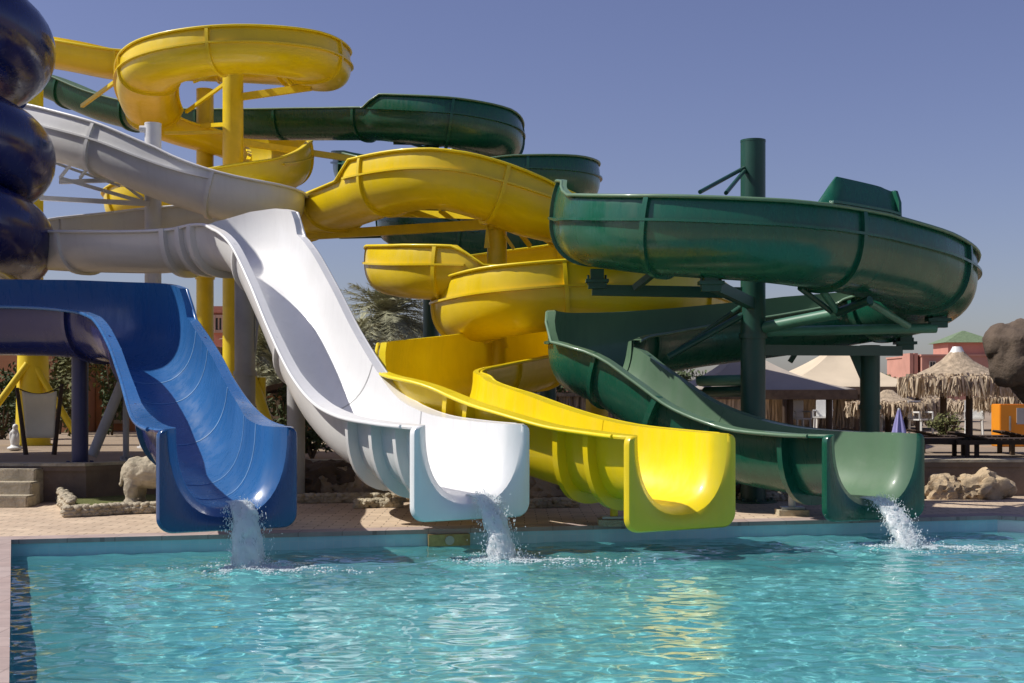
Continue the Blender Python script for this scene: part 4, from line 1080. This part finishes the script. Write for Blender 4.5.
p = at(1009, 440, 27); t = thing('orange_cabinet', 'orange cabinet with a grey side panel near the right edge', 'cabinet', (p.x, 27, TZ))
h = at(1009, 404, 27).z - TZ
bm = bmesh.new(); bx(bm, (p.x, 27, TZ + h / 2), (.56, .5, h)); bmesh.ops.bevel(bm, geom=bm.edges[:], offset=.015, segments=2, affect='EDGES'); obj('body', bm, ORANGE, t)
bm = bmesh.new(); bx(bm, (p.x + .16, 26.74, TZ + h * .72), (.2, .02, h * .38)); obj('side_panel', bm, GRY_S, t)
bm = bmesh.new(); bx(bm, (p.x - .08, 26.735, TZ + h * .55), (.03, .03, .3)); obj('handle', bm, STEEL, t)
bm = bmesh.new(); bx(bm, (p.x, 27, TZ + .03), (.5, .44, .05)); obj('plinth', bm, DARK, t)

# ------------------------------------------------------------------ planting
def palm(label, u, Y, vc, L, nf, seed, lean=.2):
    rnd = random.Random(seed); top = at(u, vc, Y); b = Vector((top.x - lean, Y, TZ - .1))
    t = thing('palm_tree', label, 'palm tree', b, 'palms behind the slides')
    bm = bmesh.new(); N = 18; pts = []; rs = []
    for k in range(N + 1):
        f = k / N; pts.append(b.lerp(top, f) + Vector((-.25 * lean * math.sin(f * PI), 0, 0))); rs.append((.24 - .06 * f) * (1.06 if k % 2 else .96))
    tube(bm, pts, rs, 12); obj('trunk', bm, TRUNK, t, 60)
    bm = bmesh.new()
    for i in range(nf):
        az = rnd.random() * 2 * PI; el = math.asin(rnd.uniform(-.45, .99)); l = L * rnd.uniform(.75, 1.1)
        d = Vector((math.cos(az) * math.cos(el), math.sin(az) * math.cos(el), math.sin(el)))
        droop = rnd.uniform(.25, .6); prev = None; M = 16; sp = []
        for k in range(M + 1):
            f = k / M; sp.append(top + d * (l * f) + Vector((0, 0, -droop * l * f * f)))
        side = d.cross(Vector((0, 0, 1))); side = side.normalized() if side.length > .05 else Vector((1, 0, 0))
        tube(bm, sp, [.022 * (1 - .8 * k / M) for k in range(M + 1)], 4)
        for k in range(2, M * 2):
            f = k / (2 * M); p = sp[min(k // 2, M - 1)].lerp(sp[min(k // 2 + 1, M)], (k % 2) / 2)
            tg = (sp[min(k // 2 + 1, M)] - sp[k // 2]).normalized()
            for s in (-1, 1):
                ll = l * .25 * math.sin(PI * (f * .8 + .15)) * rnd.uniform(.75, 1.2)
                q = p + (side * s * .8 + tg * .75 + Vector((0, 0, rnd.uniform(-.5, .25)))).normalized() * ll
                wv = tg * .022 * L / 2
                bm.faces.new([bm.verts.new(x) for x in (p - wv, p + wv, q)])
    obj('crown', bm, LEAF_P, t); return t
palm('tallest palm with a full grey green crown between the white chute and yellow loops', 388, 60, 318, 3.2, 120, 1)
palm('shorter palm at the left of the middle pair, close to the white chute', 352, 55, 345, 2.5, 80, 2)
palm('palm to the right of the middle pair, in front of the dark green far post', 414, 64, 345, 2.6, 80, 3)
palm('leafy palm seen between the grey post and the white chute', 268, 40, 350, 2.0, 90, 4)
palm('low palm just below the leafy one, left of the white chute', 282, 37, 378, 1.5, 80, 5)
def shrub(label, u, v, Y, s, seed, n_=1600, leaf=.07, mat=LEAF_D):
    rnd = random.Random(seed); c = at(u, v, Y); b = Vector((c.x, Y, TZ))
    t = thing('shrub', label, 'shrub', b, 'shrubs on the terrace')
    bm = bmesh.new()
    for k in range(7):
        a = rnd.random() * 6.28; tube(bm, [b, b + Vector((math.cos(a) * s[0] * .25, math.sin(a) * s[1] * .25, s[2] * .8)), b + Vector((math.cos(a) * s[0] * .6, math.sin(a) * s[1] * .6, s[2] * 1.5))], [.03, .02, .008], 5)
    obj('stem', bm, TRUNK, t)
    bm = bmesh.new(); cl = [(Vector((rnd.gauss(0, .42) * s[0], rnd.gauss(0, .4) * s[1], s[2] * rnd.uniform(.35, 1.9))), rnd.uniform(.25, .5)) for _ in range(16)]
    for k in range(n_):
        q, r = rnd.choice(cl); d = Vector((rnd.gauss(0, 1), rnd.gauss(0, 1), rnd.gauss(0, 1))).normalized() * r * rnd.random() ** .4
        p = b + q + Vector((d.x * s[0], d.y * s[1], d.z * s[2])); 
        if p.z < TZ: continue
        a1 = Vector((rnd.gauss(0, 1), rnd.gauss(0, 1), rnd.gauss(0, 1))).normalized(); a2 = a1.orthogonal().normalized(); l = leaf * rnd.uniform(.6, 1.4)
        bm.faces.new([bm.verts.new(x) for x in (p - a1 * l, p + a2 * l * .4, p + a1 * l, p - a2 * l * .4)])
    obj('foliage', bm, mat, t)
LEAF_O = plain('olive_leaf', (.11, .115, .035), .85, .45, 3)
shrub('tall leafy shrub between the yellow post and the navy post', 80, 385, 33, (.5, .5, 1.5), 1, 1500, .08, LEAF_O)
shrub('dark shrub at the far left edge beside the yellow post', 2, 420, 31, (.7, .6, .8), 2, 1500)
shrub('dark tall shrub right of the navy post, against the terracotta wing', 112, 400, 34, (.28, .4, 1.5), 3, 1100)
shrub('olive shrub below the blue run, left of the grey strut', 60, 375, 35, (.6, .6, 1.5), 4, 1500, .08, LEAF_O)
shrub('green shrub between the two yellow posts and the kiosk', 286, 412, 31, (.5, .5, .6), 5, 1100)
shrub('low shrub behind the sun loungers under the large thatched parasol', 948, 430, 28, (.45, .4, .32), 6, 900, .05, LEAF_O)
shrub('dark low shrub at the foot of the grey post under the white chute', 312, 450, 22, (.5, .4, .35), 7, 900, .05)
for k, (u, Y) in enumerate(((560, 48), (615, 50), (670, 47), (745, 52), (800, 54), (880, 56))):
    shrub('background shrub ' + ('left of the yellow post stub', 'behind the low yellow bend', 'below the green loop', 'behind the tall green post', 'behind the cream tent posts', 'behind the violet parasol')[k], u, 420, Y, (1.6, .8, .9), 30 + k, 1300, .12, LEAF_O if k % 2 else LEAF_D)

# ------------------------------------------------------------------ light, sky, camera
sc = bpy.context.scene
SUN_EL, SUN_AZ = math.radians(48), Vector((-.99, -.04, 0)).normalized()
to_sun = SUN_AZ * math.cos(SUN_EL) + Vector((0, 0, math.sin(SUN_EL)))
sl = bpy.data.lights.new('sun', 'SUN'); sl.energy = 3.8; sl.angle = math.radians(.55); sl.color = (1, .95, .87)
sl.cycles.is_caustics_light = True
so = bpy.data.objects.new('sun', sl); C.objects.link(so); so.rotation_euler = to_sun.to_track_quat('Z', 'Y').to_euler(); so.location = to_sun * 60
w = bpy.data.worlds.new('World'); sc.world = w; w.use_nodes = True
nt = w.node_tree; bg = nt.nodes['Background']
sky = nt.nodes.new('ShaderNodeTexSky'); sky.sky_type = 'NISHITA'; sky.sun_disc = False
sky.sun_elevation = SUN_EL; sky.sun_rotation = math.atan2(SUN_AZ.x, SUN_AZ.y)
sky.air_density = 1.0; sky.dust_density = 1.0; sky.ozone_density = 6.0; sky.altitude = 0
hs = nt.nodes.new('ShaderNodeHueSaturation'); hs.inputs['Saturation'].default_value = .95; hs.inputs['Hue'].default_value = .515
tint = nt.nodes.new('ShaderNodeMix'); tint.data_type = 'RGBA'; tint.blend_type = 'MULTIPLY'; tint.inputs[0].default_value = 1
tint.inputs[7].default_value = (1.15, .98, 1.0, 1)
nt.links.new(sky.outputs[0], tint.inputs[6]); nt.links.new(tint.outputs[2], hs.inputs['Color']); nt.links.new(hs.outputs[0], bg.inputs[0])
bg.inputs[1].default_value = .071
cam = bpy.data.cameras.new('camera'); co = bpy.data.objects.new('camera', cam); C.objects.link(co)
co.location = (0, 0, ZC); co.rotation_euler = (PI / 2, 0, 0)
cam.sensor_width = 36; cam.lens = F / 1024 * 36; cam.shift_y = (VH - 341.5) / 1024
cam.clip_start = .1; cam.clip_end = 3000
sc.camera = co
sc.view_settings.view_transform = 'Standard'; sc.view_settings.look = 'None'; sc.view_settings.exposure = .40; sc.view_settings.gamma = 1
sc.view_settings.use_curve_mapping = False
sc.render.engine = 'CYCLES'
try:
    sc.cycles.use_denoising = True; sc.cycles.denoiser = 'OPENIMAGEDENOISE'
    sc.cycles.max_bounces = 8; sc.cycles.transparent_max_bounces = 12
    sc.cycles.caustics_reflective = False; sc.cycles.caustics_refractive = True; sc.cycles.blur_glossy = .5
except Exception: pass
